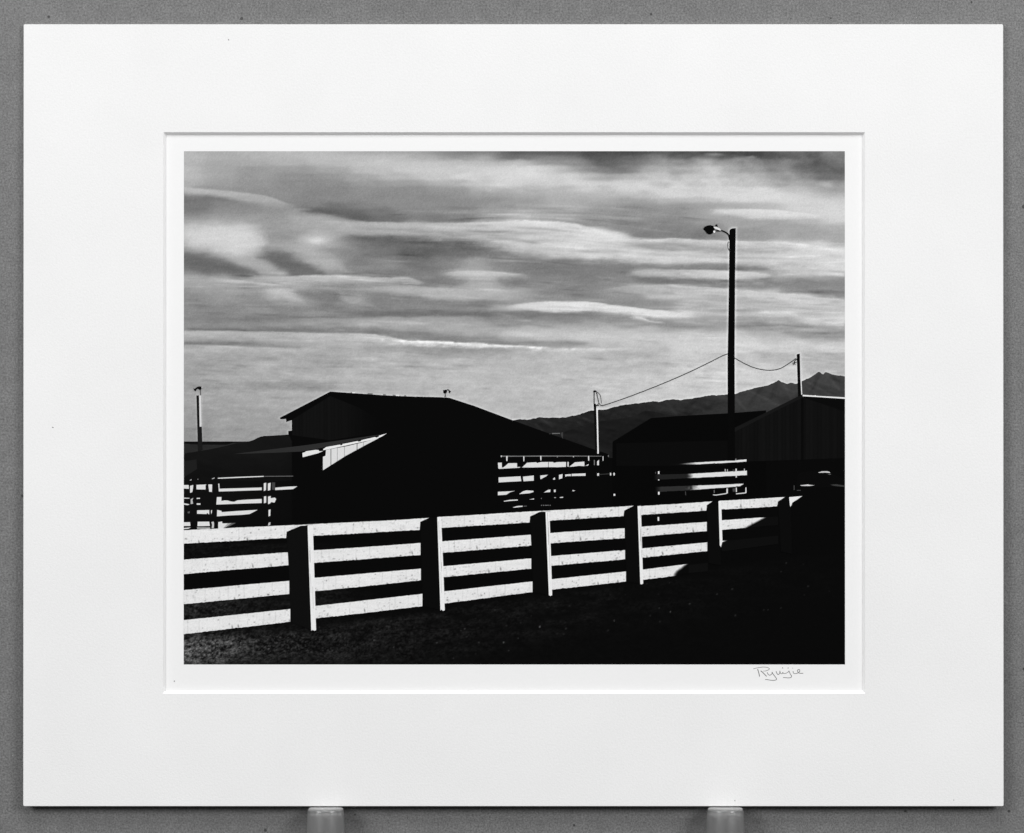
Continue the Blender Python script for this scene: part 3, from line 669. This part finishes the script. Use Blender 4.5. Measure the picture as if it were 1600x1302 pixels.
# poles, lamp and wires
shapes('printed_lamp_post', [(LAMP_POST, 8), (stroke(spline([(1126,360),(1131,361.6),(1136,364.6),(1139,368.4),(1140.3,375)]), (1.9, 2.6)), 8), (stroke(spline([(1138.8,377.5),(1137.5,380),(1137.6,387),(1139.6,391.5)]), .9), 40)], 9, 'tall black lamp post in the print')
shapes('printed_street_lamp', [([(1099,357.5),(1101,354.5),(1105,352.5),(1110,351.8),(1115.4,353.4),(1115.6,358),(1115.4,361),(1113.5,364.5),(1111,366),(1107.5,366.4),(1104,364.5),(1101.8,361),(1099.4,359)], 8), ([(1114.5,353.4),(1117.5,353.2),(1118.2,350.8),(1120.9,350.8),(1121.2,354.5),(1127,360),(1125,361.8),(1119,361.6),(1115,358)], 10), ([(1115.2,354),(1120,354.6),(1124.5,357),(1127,359.8),(1125.5,360.4),(1120,358.6),(1116,356.8)], 225), ([(1117,358.4),(1119.4,359.6),(1118.6,360.2),(1116.8,359)], 200), ([(1114.6,361),(1116.4,360.2),(1118,361.8),(1116.6,364.2),(1114.8,363.4)], 240)], 10, 'street lamp head on its curved arm')
shapes('printed_utility_pole', [(POLE_R, 10), ([(1249.8,553),(1250.6,552.8),(1251.3,575),(1253.6,616.5),(1252,617),(1250.6,590)], 225), (stroke([(1245,561),(1241.5,564.5),(1240.4,568.5)], 1.1), 25), (stroke([(1244.6,566),(1241,566.8),(1242.6,570)], 1.2), 25), (stroke([(1240,570.6),(1238.6,567)], .8), 45)], 9, 'short black pole above the house roof')
shapes('printed_utility_pole', [(POLE_M, 14), ([(931.6,636.4),(934,637.4),(935.6,709),(933.4,709),(932.4,660)], 238), (stroke([(928.3,612),(928.3,632)], 1.3), 14), ([(926.8,612.6),(927.4,610.6),(929.4,609.9),(931.6,610.6),(932.2,612.2),(929.6,613)], 10), (stroke([(930.5,634),(936,633.4)], 1.4), 14)] + [(stroke(spline(c), .75), 55) for c in ([(931.5,612),(935.5,614.5),(938.5,620),(939.6,630)], [(931.4,613),(933.8,622),(935.4,629),(938.6,633.2)], [(932.6,613.5),(933.6,620),(935.6,630),(932.6,632)])], 9, 'slim pole with a white sunlit side beside the barn')
shapes('printed_utility_pole', [([(307,618),(311,618),(312,667),(315.2,667),(316.4,703),(309.4,706)], 27), ([(311,618),(314,618.6),(315.1,666.4),(312,667)], 218), ([(302.2,607.2),(304.4,607.6),(307.6,605),(311,603.8),(314.6,604.2),(315,606),(314.2,609),(311.8,609.6),(309.4,607.4),(307.4,608.4),(305.8,611.2),(303.6,610.6)], 14), (stroke([(313,609),(313.3,617.6)], 1.1), 80), ([(314.6,605.4),(316.6,604),(315.6,606.4)], 225)], 9, 'short lamp pole near the left edge of the print')
shapes('printed_wire', [(stroke(spline([(938,633.4),(943.5,633.2),(970,624.6),(1005,611.6),(1040,597.6),(1075,582.4),(1105,568),(1128,556.4),(1138,552.6)]), 1.15), 48)], 8, 'taut wire rising to the lamp post')
shapes('printed_wire', [(stroke(spline([(1147,558.8),(1160,566.4),(1175,573.4),(1190,577.4),(1205,578.6),(1219,575.8),(1232,568.4),(1244,560)]), 1.15), 58)], 8, 'wire sagging between the lamp post and the short pole')

# lit pieces of the corrals in the middle distance, one mesh for each rail
def lit(rows, name, k, label_words):
    for n, (polys, lab) in enumerate(zip(rows, label_words)):
        q = []
        for p in polys:
            tone = 224
            if isinstance(p, tuple) and len(p) == 2 and isinstance(p[1], (int, float)) and isinstance(p[0], list): p, tone = p
            q.append((p, tone))
        shapes(name, q, k, lab)
lit([
 [[(340.5,746.8),(370,745.3),(412,743.8),(412,745.2),(370,747),(340.5,748.2)], ([(412,744),(458,743.6),(458,744.6),(412,745)], 105), ([(331,748.2),(335.5,746.2),(335,747.6),(331.4,748.8)], 210), ([(296,750.6),(299.6,749),(298.6,750.8)], 205), ([(308.6,748.4),(310,748.4),(310,749.8),(308.6,749.8)], 130)],
 [[(287,758),(295,758),(295,764),(287,763.6)], [(297,759.4),(302,757.8),(301.6,763),(300.6,769),(297,770.4)], [(307,757.8),(322.6,757.2),(321.2,758.8),(321.2,765),(307,764.8)], [(325.4,757.2),(331.6,757.2),(331.2,768.8),(327,768.6)], [(341,756),(342.8,755.8),(343,763.8),(380,762.8),(409,761.8),(409,766),(380,767),(342,768.2)], [(412.2,755.2),(416,754.4),(415.6,766),(412.2,767.4)], [(418.6,755.6),(423,754.4),(422.4,765.8),(418.6,767)], ([(425,754),(430,754),(429.6,765.6),(425,765.4)], 68), [(430,762.2),(446,760.8),(464.6,760),(458,764.4),(430,766)]],
 [[(287,777.8),(296,778.2),(296,779.2),(287,779.2)], [(287,786.4),(296.2,788),(294,789.6),(287,788.6)], ([(298,780.4),(302.2,777.8),(300.6,782),(302,787),(298,788)], 185), [(307.4,778.2),(312.4,778),(312.4,779.6),(307.4,779.8)], [(307.4,786.6),(313.2,786.6),(313,789),(307.4,788.8)], [(339,776.8),(346,776.8),(346,783),(351,782),(356,782.2),(360,783.6),(366,784.2),(371,782),(378,781.4),(390,780.6),(409,779.8),(409,786.2),(375,787.2),(338,788.6)], [(412.4,776),(416,775.4),(416,785.4),(412.4,786.6)], [(418.8,776.2),(423,775),(423,778.6),(429.6,777.6),(431.6,780),(429,785.6),(424,784.6),(422,787),(418.8,788)]],
 [[(308,797.6),(327,797),(327,803.6),(325.6,803.4),(324,801.4),(322.6,803.4),(308,803)], [(329.6,798),(331.4,797),(331,801.4),(330,803.8)], [(339.4,796.8),(346,798.4),(346.4,800.4),(370,798.6),(402.6,796.8),(390,803.4),(378,804.6),(360,805.4),(339,807)], [(419.6,797),(422.8,796),(422.4,806),(419.6,807.2)], ([(293,800),(296.6,799),(296.6,802),(293.6,802.4)], 90)],
 [[(287,816.2),(297,816),(297.6,822),(287,822)], [(287,825.2),(298.4,824.2),(294,826.4),(287,826.8)], [(309,815.4),(327,815.2),(328,822),(308.6,822.4)], [(308,824.6),(328.4,824.8),(328.4,826),(308,825.8)], ([(330.2,816),(333.6,815),(334.6,818),(334.2,825),(330.8,825.4),(331.6,820)], 200), [(341,816),(347,815),(347.6,818),(356,817.8),(348,826),(341,826)], ([(356,817.8),(362,817.4),(353,824),(348,826)], 170), ([(362,817.4),(368.6,817.2),(360,821.6),(354,824)], 100), ([(419.6,817),(422.8,816),(422.2,820.6),(418.6,821.6)], 190)]],
 'printed_corral_rail', 6, ['thin top rail of the corral at the left', 'second lit rail of the corral at the left', 'third lit rail of the corral at the left, with a ragged top', 'fourth lit rail of the corral at the left', 'lowest lit rail of the corral at the left'])
lit([
 [([(783,712.2),(810,712.4),(850,712),(900,712.2),(940,712.6),(940,713.4),(900,713.4),(850,713.6),(810,713.6),(783,713.8)], 120), ([(782.4,712),(784.4,712),(784,714.6),(782.6,714.4)], 200), [(790.8,713),(793.2,712.6),(792.8,720.4),(791.2,720.6)], [(817.6,713.2),(819.4,713.2),(819,721),(817.8,721)], [(844,712.6),(846,712.6),(845.8,719.6),(844.4,719.4)], ([(870,713.6),(871.8,713.6),(871,715)], 170), ([(895,713),(897,713),(896.6,714.8),(895.2,714.6)], 190), [(918.8,712.8),(920.6,712.6),(920.6,719.8),(919,720)], [(941.6,713),(942.8,713),(942.8,720),(941.6,720)], ([(949.4,712.6),(951.4,711),(951,714.4)], 120)],
 [[(778,723.2),(784,723),(784.2,731),(787.4,730),(794.4,724),(807.8,723.8),(808,730),(813,729.8),(812,731),(780,732.8),(778.6,732)], [(815.6,730.6),(823.6,723.2),(838,722.4),(839,723.8),(845,722.2),(856.4,722),(856.4,730),(830,730.6)], [(857.2,722),(863.6,722),(866,723.4),(871,722.2),(884.4,722),(884.4,729.6),(871,730.2),(857.2,730)], [(886.6,722),(888.6,722),(888.6,729.4),(886.6,729.2)], [(890,729),(898.4,722.6),(913,721.4),(913.2,728.6),(905,728),(896,729.2),(890,729.6)], [(914.6,728.2),(920,725),(919,727.6)], ([(928,719),(929.4,719),(929.4,727),(928,727)], 120), [(933,721),(936,718.8),(935.8,727),(933,727.2)]],
 [[(779,746.2),(813.4,744.4),(814.6,752),(795,753),(779.2,754)], [(817,745),(834,743.2),(834,751.2),(818,752.2)], [(844.2,743.2),(856,742),(853,744.6),(844.4,749.2)], [(864,748.4),(866.8,746),(867.4,749.4),(864.6,749.8)], [(873.4,742.2),(879,741),(878.6,747.4),(873.4,749)], [(883,741.6),(892,741),(892,744),(885,744),(884.6,745.2),(883.4,745)], [(893.2,740.6),(915,739.8),(915,743.6),(893.2,744)], [(933,740),(936,739.4),(936,743.4),(933.2,743.6)], [(953,739),(955,739),(955,743),(953,743)], [(958.4,739),(960.6,739),(960.6,743),(958.4,743)], ([(937,741),(952,740),(952,741),(937,742)], 60)],
 [[(778,768.6),(797,767.8),(804.4,767.2),(797,769.4),(791,773.2),(778,774)], [(811,772.2),(817,768),(822,766.4),(833,767),(834.2,768.6),(828,770.8)], [(849.6,769.8),(856,765.8),(860,765),(859.8,769),(855,769.2)], [(865.4,765.6),(868,765),(868.2,769),(865.6,769.2)], [(894,766),(899,766.6),(895,768)]],
 [[(787,783),(796,781.2),(809,780.6),(809,782.2),(796,783),(788,784)], [(826.6,780.8),(834.4,779),(834.4,780.4)], [(874.6,777),(879.8,776.4),(879.8,778),(874.8,778)], ([(866,777.2),(868.6,777.2),(868.6,778.2),(866,778.2)], 180), ([(845,778.6),(846.6,778.6),(846,779.8)], 150)],
 [[(801,793),(808,790.8),(816.6,790.4),(816.4,792),(804,793.4)], ([(818,790.6),(823,790.4),(823,791.4),(818,791.6)], 100)] + [([(x, 789.2),(x+1.5, 789.2),(x+1.4, 790.2),(x, 790.2)], 140) for x in (845.4, 848.4, 851.2, 853.4, 855.6, 858.8)]],
 'printed_corral_rail', 6, ['thin top beam with short posts of the corral by the barn', 'first row of sunlit boards in the corral by the barn', 'second row of sunlit boards in the corral by the barn', 'third row of slanted light patches in the corral by the barn', 'fourth row of thin light patches in the corral by the barn', 'lowest thin light patch in the corral by the barn'])
def fade(x0, x1, lo, hi, streak=0):
    return lambda X, Y: lo+(hi-lo)*sstep(x0, x1, X+6*fbm(X/9, Y/3, 61, 3))+5*fbm(X/4, Y/3, 62, 2)
sheet('printed_corral_rail', [(1050,725.4),(1090,722.6),(1140,720),(1166.4,718)], [(1050,726.2),(1090,725.6),(1140,723.2),(1166.4,721.2)], fade(1055, 1092, 15, 228), 6, 1, 'top rail of the corral before the shed, fading into shade', .3, 70)
sheet('printed_corral_rail', [(1022,742),(1080,740.4),(1140,737),(1167,735.6)], [(1022,750),(1080,747),(1140,744),(1167.6,742.4)], lambda X, Y: 8+36*sstep(1020, 1030, X)*(1-sstep(1072, 1080, X))*.7+218*sstep(1072, 1084, X+5*fbm(X/5, Y/3, 63, 2)), 6, 1, 'middle rail of the corral before the shed', .3, 71)
sheet('printed_corral_rail', [(1024,761),(1078,759.2),(1140,757),(1150,756.4),(1162.4,756)], [(1024,769),(1075,766.4),(1100,764.4),(1140,761.4),(1156,760),(1162.4,756.2)], lambda X, Y: 10+46*sstep(1022, 1034, X)*(1-sstep(1070, 1080, X))*.8+214*sstep(1070, 1096, X+8*fbm(X/4, Y/2, 64, 2)), 6, 1, 'lower rail of the corral before the shed', .3, 72)
shapes('printed_gate_frame', [([(1114,772.8),(1119,773),(1133.6,770.8),(1135,770),(1135,763.4),(1137.2,763.2),(1137.4,770.8),(1134,772.2),(1119,774.4),(1114,774)], 216)], 7, 'lit gate frame left of the lamp post foot')
shapes('printed_gate_frame', [([(1150,771.2),(1164.6,769.6),(1164.8,761.8),(1166.2,761.8),(1166.4,770.2),(1165,771),(1150,772.5)], 224)], 7, 'lit gate frame right of the lamp post foot')
for pts_, w_, t_ in (([(1115.8,766),(1116,770.4)], 1.2, 110), ([(1150.4,762),(1150.6,769)], 1.5, 222), ([(1149.8,717),(1149.8,720)], 1.2, 160), ([(1133.2,733),(1133.2,737)], 1.2, 200), ([(1136.6,733.4),(1136.6,737)], 1, 200), ([(1150.2,732.4),(1150.2,736)], 2, 225), ([(1163,732.4),(1163,736)], 1.1, 205), ([(1150.4,743),(1150.4,746.4)], 1.8, 215), ([(1029.2,736.6),(1029.2,740.8)], 2.2, 235), ([(1029.2,749.2),(1029.2,750.8)], 1.8, 225), ([(1029.4,768.6),(1029.4,773)], 2.4, 235), ([(1024.4,737.4),(1024.4,740.4)], .8, 90), ([(960,771.8),(960,774.8)], 2.6, 235), ([(1071,768),(1071.4,774)], 1.2, 70), ([(1146.6,763.4),(1147,768.4)], 4, 70), ([(1146.4,733.8),(1146.4,737)], 3.4, 60), ([(1028.6,808),(1028.8,814)], 2.4, 225)):
    shapes('printed_stake', [(stroke(pts_, w_), t_)], 7)
shapes('printed_car', [([(1246,742),(1252,738.6),(1266,736.8),(1288,736),(1297,737.4),(1303,742),(1318,748),(1320,762),(1244,762)], 10), ([(1278,738.6),(1284,736.6),(1292,736.4),(1296,737.4),(1297.4,739.4),(1290,738.6),(1281,739)], 205), ([(1250,758.4),(1258,757.6),(1262,757),(1266,757.8),(1273,758.4),(1264,759.6),(1252,759.4)], 215), ([(1297,757.6),(1306,756.8),(1320,758.8),(1320,761),(1304,759.4)], 60), (stroke([(1240.8,758.6),(1240.8,766)], 1.1), 75), ([(1245,766),(1251,765.6),(1251,766.8),(1245,767)], 70), ([(1293,741.6),(1298.6,740.6),(1297,742)], 110)], 5, 'parked car in shadow, only its roof and sill catching light')

# the white fence: rails first, then posts
def rail_tone(seed, sh=None):
    def f(X, Y):
        r = np.random.RandomState(seed)
        x0, x1 = X.min(), X.max()
        T = 233 + 12*fbm(X/14, Y/1.6, seed, 3) + 12*fbm(X/30, Y/8, seed+1, 3) - 10*np.clip(fbm(X/3, Y/2.2, seed+2, 3)*3-.4, 0, 1.5) + 3*rng.randn(*X.shape)
        x = x0 + r.uniform(4, 16)
        while x < x1:                                             # checks across the board
            T = T - r.uniform(6, 26)*np.exp(-((X-x-1.2*fbm(Y/6, X*0+x, 3, 2))/.6)**2)*(vnoise(Y/6, X*0+x, 4) > -.2)
            x += r.uniform(8, 24)
        ymid = lambda c: Y[:, np.argmin(abs(X[0]-c))]
        n = int((x1-x0)/3.4)
        for _ in range(n):                                        # knots, nail heads and flaked paint
            c = r.uniform(x0, x1); q = ymid(c); y = q.min()+(q.max()-q.min())*(r.rand() if r.rand() < .6 else .75+.25*r.rand())
            rr = r.uniform(.5, 1.0); am = r.choice([35, 70, 140], p=[.66, .26, .08])
            m = (abs(X-c) < 5) & (abs(Y-y) < 4)
            T[m] -= am*np.exp(-((X[m]-c)/(rr*r.uniform(.8, 1.9)))**2-((Y[m]-y)/rr)**2)
        for _ in range(1 + n//30):                                # split or knot at the lower edge
            c = r.uniform(x0+6, x1-6); q = ymid(c); y = q.max()-r.uniform(0, 4)
            T -= 130*np.exp(-((X-c-.2*(Y-y))/.9)**2-((Y-y)/2.6)**2)*(r.rand() < .7)
        if sh: T = 9 + (T-9)*sh(X, Y)
        return np.clip(T, 6, 240)
    return f
def rail(top, bot, seed, label, sh=None):
    sheet('printed_fence_rail', top, bot, rail_tone(seed, sh), 9, 1.05, label, .45, seed)
BAYS = ['first', 'second', 'third', 'fourth', 'fifth', 'sixth']
ROWS = ['top', 'second', 'third', 'bottom']
RAILS = [
 [([(287,828.5),(350,825.6),(450,821),(476,819.8),(489,819.2)], [(287,849.6),(362,845.6),(447,840.6),(448,831),(470,821.8),(489,821)]),
  ([(287,874.6),(451,863)], [(287,897),(452,883.2)]), ([(287,922.2),(452,907.6)], [(287,944.2),(452.4,928.2)]), ([(287,969.2),(453.6,951.6)], [(287,991),(454,971.6)])],
 [([(481,819.6),(560,815.6),(620,812.6),(670.5,809.4)], [(481,838),(560,833.6),(656,828),(656.6,815.6),(670.5,809.6)]),
  ([(488,860.2),(560,855.6),(657,848.6)], [(488,879.7),(560,874.6),(658,867)]), ([(490,903.2),(657.6,888.6)], [(490,924.2),(560,917.2),(659,906.6)]), ([(491.5,947.2),(660,928)], [(491.5,966.4),(560,959.2),(661,947)])],
 [([(683.4,808),(760,803.6),(830,799.2),(860,797.6)], [(683.4,825.4),(770,820),(827.4,816.6),(828,807.4),(843,800.2),(860,799.4)]),
  ([(689,846.2),(830,835.6)], [(689,864.2),(830,852.6)]), ([(690.5,885.2),(830,872.6)], [(690.5,902.4),(830.4,888.6)]), ([(692,924.4),(832,908.6)], [(692,943.4),(833,925)])],
 [([(853,798),(900,795.6),(960,792.4),(990,790.4)], [(853,814),(900,811.2),(974.6,806.6),(975.2,798),(990,790.6)]),
  ([(857,833.2),(900,830.2),(976,825.6)], [(857,849.2),(900,846.2),(976.4,841)]), ([(858.6,869.2),(976.6,859.6)], [(858.6,884.4),(977.4,874)]), ([(860,905.4),(978,893)], [(860,921.8),(979,908.6)])],
 [([(997,791.2),(1050,788),(1113,783.6)], [(997,805),(1050,801.6),(1103.6,798),(1104.2,789.6),(1113,783.8)]),
  ([(1000,823.2),(1104.4,815.6)], [(1000,838.8),(1105,830)]), ([(1001.4,857.2),(1105,847.6)], [(1001.4,871.8),(1105.4,861)]), ([(1002.4,890.4),(1076,881.2)], [(1002.4,906.4),(1054,900),(1076,896)])],
 [([(1124,782.8),(1180,779.6),(1226.5,776.8)], [(1124,796.4),(1180,793.6),(1214.6,791),(1215.2,784),(1226.5,777)]),
  ([(1126,813.2),(1170,810.2),(1198,808.4)], [(1126,828.2),(1167,824.6),(1198,808.6)]), ([(1127,845.2),(1138,844)], [(1127,848),(1138,844.4)])],
]
for b, bay in enumerate(RAILS):
    for r_, (tp, bt) in enumerate(bay):
        sh = None
        if b == 4 and r_ == 3: sh = lambda X, Y: 1-sstep(-5, 3, X-(1054+.55*(900-Y)+.028*(900-Y)**2)+3*fbm(X/5, Y/4, 5, 2))
        if b == 5 and r_ == 1: sh = lambda X, Y: 1-sstep(-6, 3, (X-1166)-(825-Y)*1.9)
        if b == 5 and r_ == 2: sh = lambda X, Y: 1-sstep(1129, 1138, X)
        rail(tp, bt, 400+10*b+r_, '%s rail of the white fence in the %s bay from the left' % (ROWS[r_], BAYS[b]), sh)
shapes('printed_shaded_rail', [([(1128,846),(1216,837),(1216,850),(1128,862)], 14)], 8, 'fence rail lost in shade in the sixth bay')
shapes('printed_shaded_rail', [([(1060,897),(1068,884),(1106,879.6),(1106,893)], 15)], 8, 'fence rail lost in shade in the fifth bay')
shapes('printed_shaded_rail', [([(1169,824.6),(1199,808.4),(1216,807.2),(1216,820.4)], 13)], 8, 'end of the second rail lost in shade in the sixth bay')
POSTS = [  # shaded side, sunlit face
 ([(448,831),(470,821.7),(481,821.2),(484,920),(486.6,984),(470,978),(454.6,972),(452,905)], [(480.6,821.4),(489.2,820.4),(489.4,838),(491.4,900),(494,984.8),(491,985.6),(489,984.4),(486.4,985.4),(484,920)]),
 ([(656.6,815.6),(670.5,809.4),(683.4,808.4),(688.6,953),(661,947.4),(658.6,890)], [(683.2,808.2),(689.4,807.8),(690,825),(692.6,884),(695,953.6),(692,954.6),(690,952.6),(688.2,954)]),
 ([(828,807.4),(843,800),(852.6,799.6),(857.8,930),(833,925.4),(830.4,860)], [(852.4,799.8),(858.6,799.4),(859,814),(861,870),(862.8,930),(860,931.4),(857.6,930)]),
 ([(975.2,798),(989,791),(996.4,790.8),(1000.6,912),(979,908.8),(977,850)], [(996.2,791),(1001.4,790.4),(1001.8,805),(1003.4,860),(1005,912),(1002,913.4),(1000.4,912.4)]),
 ([(1104.2,789.6),(1113,783.8),(1122.8,783),(1126,860),(1127,884),(1107,880),(1105.4,830)], [(1122.6,783.4),(1126.6,782.8),(1127.2,796),(1128.8,846),(1126.4,855),(1124.6,852)]),
 ([(1215.2,784),(1226.5,776.8),(1233.4,777),(1236,800),(1238,866),(1220,862),(1217,810)], [(1233,777),(1253.4,775.2),(1246,780.4),(1238,785.4),(1236.4,790),(1235,792),(1234.2,790)]),
]
for k, (dark, face) in enumerate(POSTS):
    q = [(dark, 11 if k else 15), (face, 238)]
    for j in range(5):                                        # grain lines down the face
        f = np.array(face); t0 = rng.rand()*.6; ya = f[:, 1].min()+(f[:, 1].max()-f[:, 1].min())*t0; yb = ya+rng.uniform(8, 40)
        if k in (4, 5) or yb > f[:, 1].max()-6: continue
        xa = np.interp(ya, [face[0][1], face[-2][1]], [face[0][0], face[-2][0]])+rng.uniform(1.5, 5)
        q.append((stroke([(xa, ya), (xa+(yb-ya)*.03, yb)], .5), 178))
    shapes('printed_fence_post', q, 11, '%s post of the white fence from the left, sunlit on one face' % BAYS[k])

# the pencil signature on the print's margin
SIG = [([(1177,1045.2),(1184,1043.4),(1193,1042.3),(1199,1043),(1202,1045),(1200,1047),(1196.2,1048.4),(1192.6,1048.6)], .75),
 ([(1183.7,1045.6),(1185.4,1051),(1186.7,1057)], 1.15), ([(1188.5,1048),(1193,1052),(1197.8,1057)], 1.15),
 ([(1198.5,1050.4),(1200,1053.4),(1203,1055),(1206,1052.8),(1206.3,1050)], .9), ([(1206.2,1050),(1208,1053.5),(1211.2,1057.4),(1213.3,1061),(1211.6,1062.6),(1207,1063.1),(1200,1062.2),(1195.4,1061.6)], .95),
 ([(1212.5,1048.6),(1213.6,1052),(1216,1054),(1218.2,1051.6),(1218.5,1048.2)], .95), ([(1218.5,1048.2),(1219.4,1051.8),(1221.8,1052.8),(1223,1050.4)], .85),
 ([(1223,1050.2),(1224.4,1052.4),(1227.4,1052.2),(1231,1050.4),(1232.6,1048.2)], .8), ([(1232.6,1048.2),(1234.8,1053.4),(1236.7,1056.4),(1235.4,1058.6),(1231,1059.2),(1223.4,1058.5)], .9),
 ([(1239,1048.6),(1239.5,1051.4),(1242,1052.6),(1246,1051.8),(1249,1049.6),(1249.5,1047.2),(1247.6,1046),(1246,1047.8),(1247,1050.8),(1250,1052),(1254.8,1052.1)], .9),
 ([(1222.4,1042.9),(1223.2,1044.5)], 1.1), ([(1231,1043.2),(1231.5,1044.5)], 1.2), ([(1238.4,1043.6),(1238.7,1044.4)], .9)]
V = []; F = []
for pts, w in SIG:
    o_ = stroke(spline(pts) if len(pts) > 2 else pts, w); n = len(o_)//2
    b = len(V); V += [P(x, y, layer(2)) for x, y in o_]
    for i in range(n-1): F.append((b+i, b+i+1, b+2*n-2-i, b+2*n-1-i))
sg = mesh_object('signature', V, F, GRAPHITE, print_obj)
sg['label'] = 'handwritten pencil signature below the picture'

# ---------------------------------------------------------------- the two plastic pegs that carry the mat
def peg():
    prof = [(0, 0), (.0072, 0), (.0083, -.0001), (.0089, -.00040), (.00925, -.0009), (.0094, -.0016), (.0097, -.0065), (.0100, -.0135), (.0106, -.028), (.0108, -.036), (.0128, -.0365), (.0132, -.038), (.0132, -.0415), (.0128, -.042),
            (.0092, -.042), (.0088, -.030), (.0083, -.0135), (.0080, -.0050), (.0076, -.0034), (.0066, -.0026), (0, -.0024)]
    n = 64; V = []; F = []
    for r_, z in prof:
        if r_ == 0: V.append((0, 0, z)); continue
        for k in range(n):
            a = 2*math.pi*k/n; V.append((r_*math.cos(a), r_*math.sin(a), z))
    m = len(prof)-2
    for k in range(n): F.append((0, 1+k, 1+(k+1) % n))
    for j in range(m-1):
        for k in range(n):
            a = 1+j*n+k; b = 1+j*n+(k+1) % n
            F.append((a, a+n, b+n, b))
    e = 1+(m-1)*n
    for k in range(n): F.append((e+k, len(V)-1, e+(k+1) % n))
    return V, F
V, F = peg()
PEG_TOP = Z_BASE - .0003
PEG_Y = -.0075
for px, lab in ((509.8, 'frosted plastic peg under the mat, the one left of the picture centre'), (1132.4, 'frosted plastic peg under the mat, the one below the tall lamp post')):
    if px < 800: first = o = mesh_object('support_peg', V, F, PLASTIC, smooth=True)
    else:
        o = first.copy(); link(o)
    o.location = ((px-800)/S, PEG_Y, PEG_TOP)
    o['label'] = lab; o['category'] = 'peg'; o['group'] = 'pegs that carry the matted print'
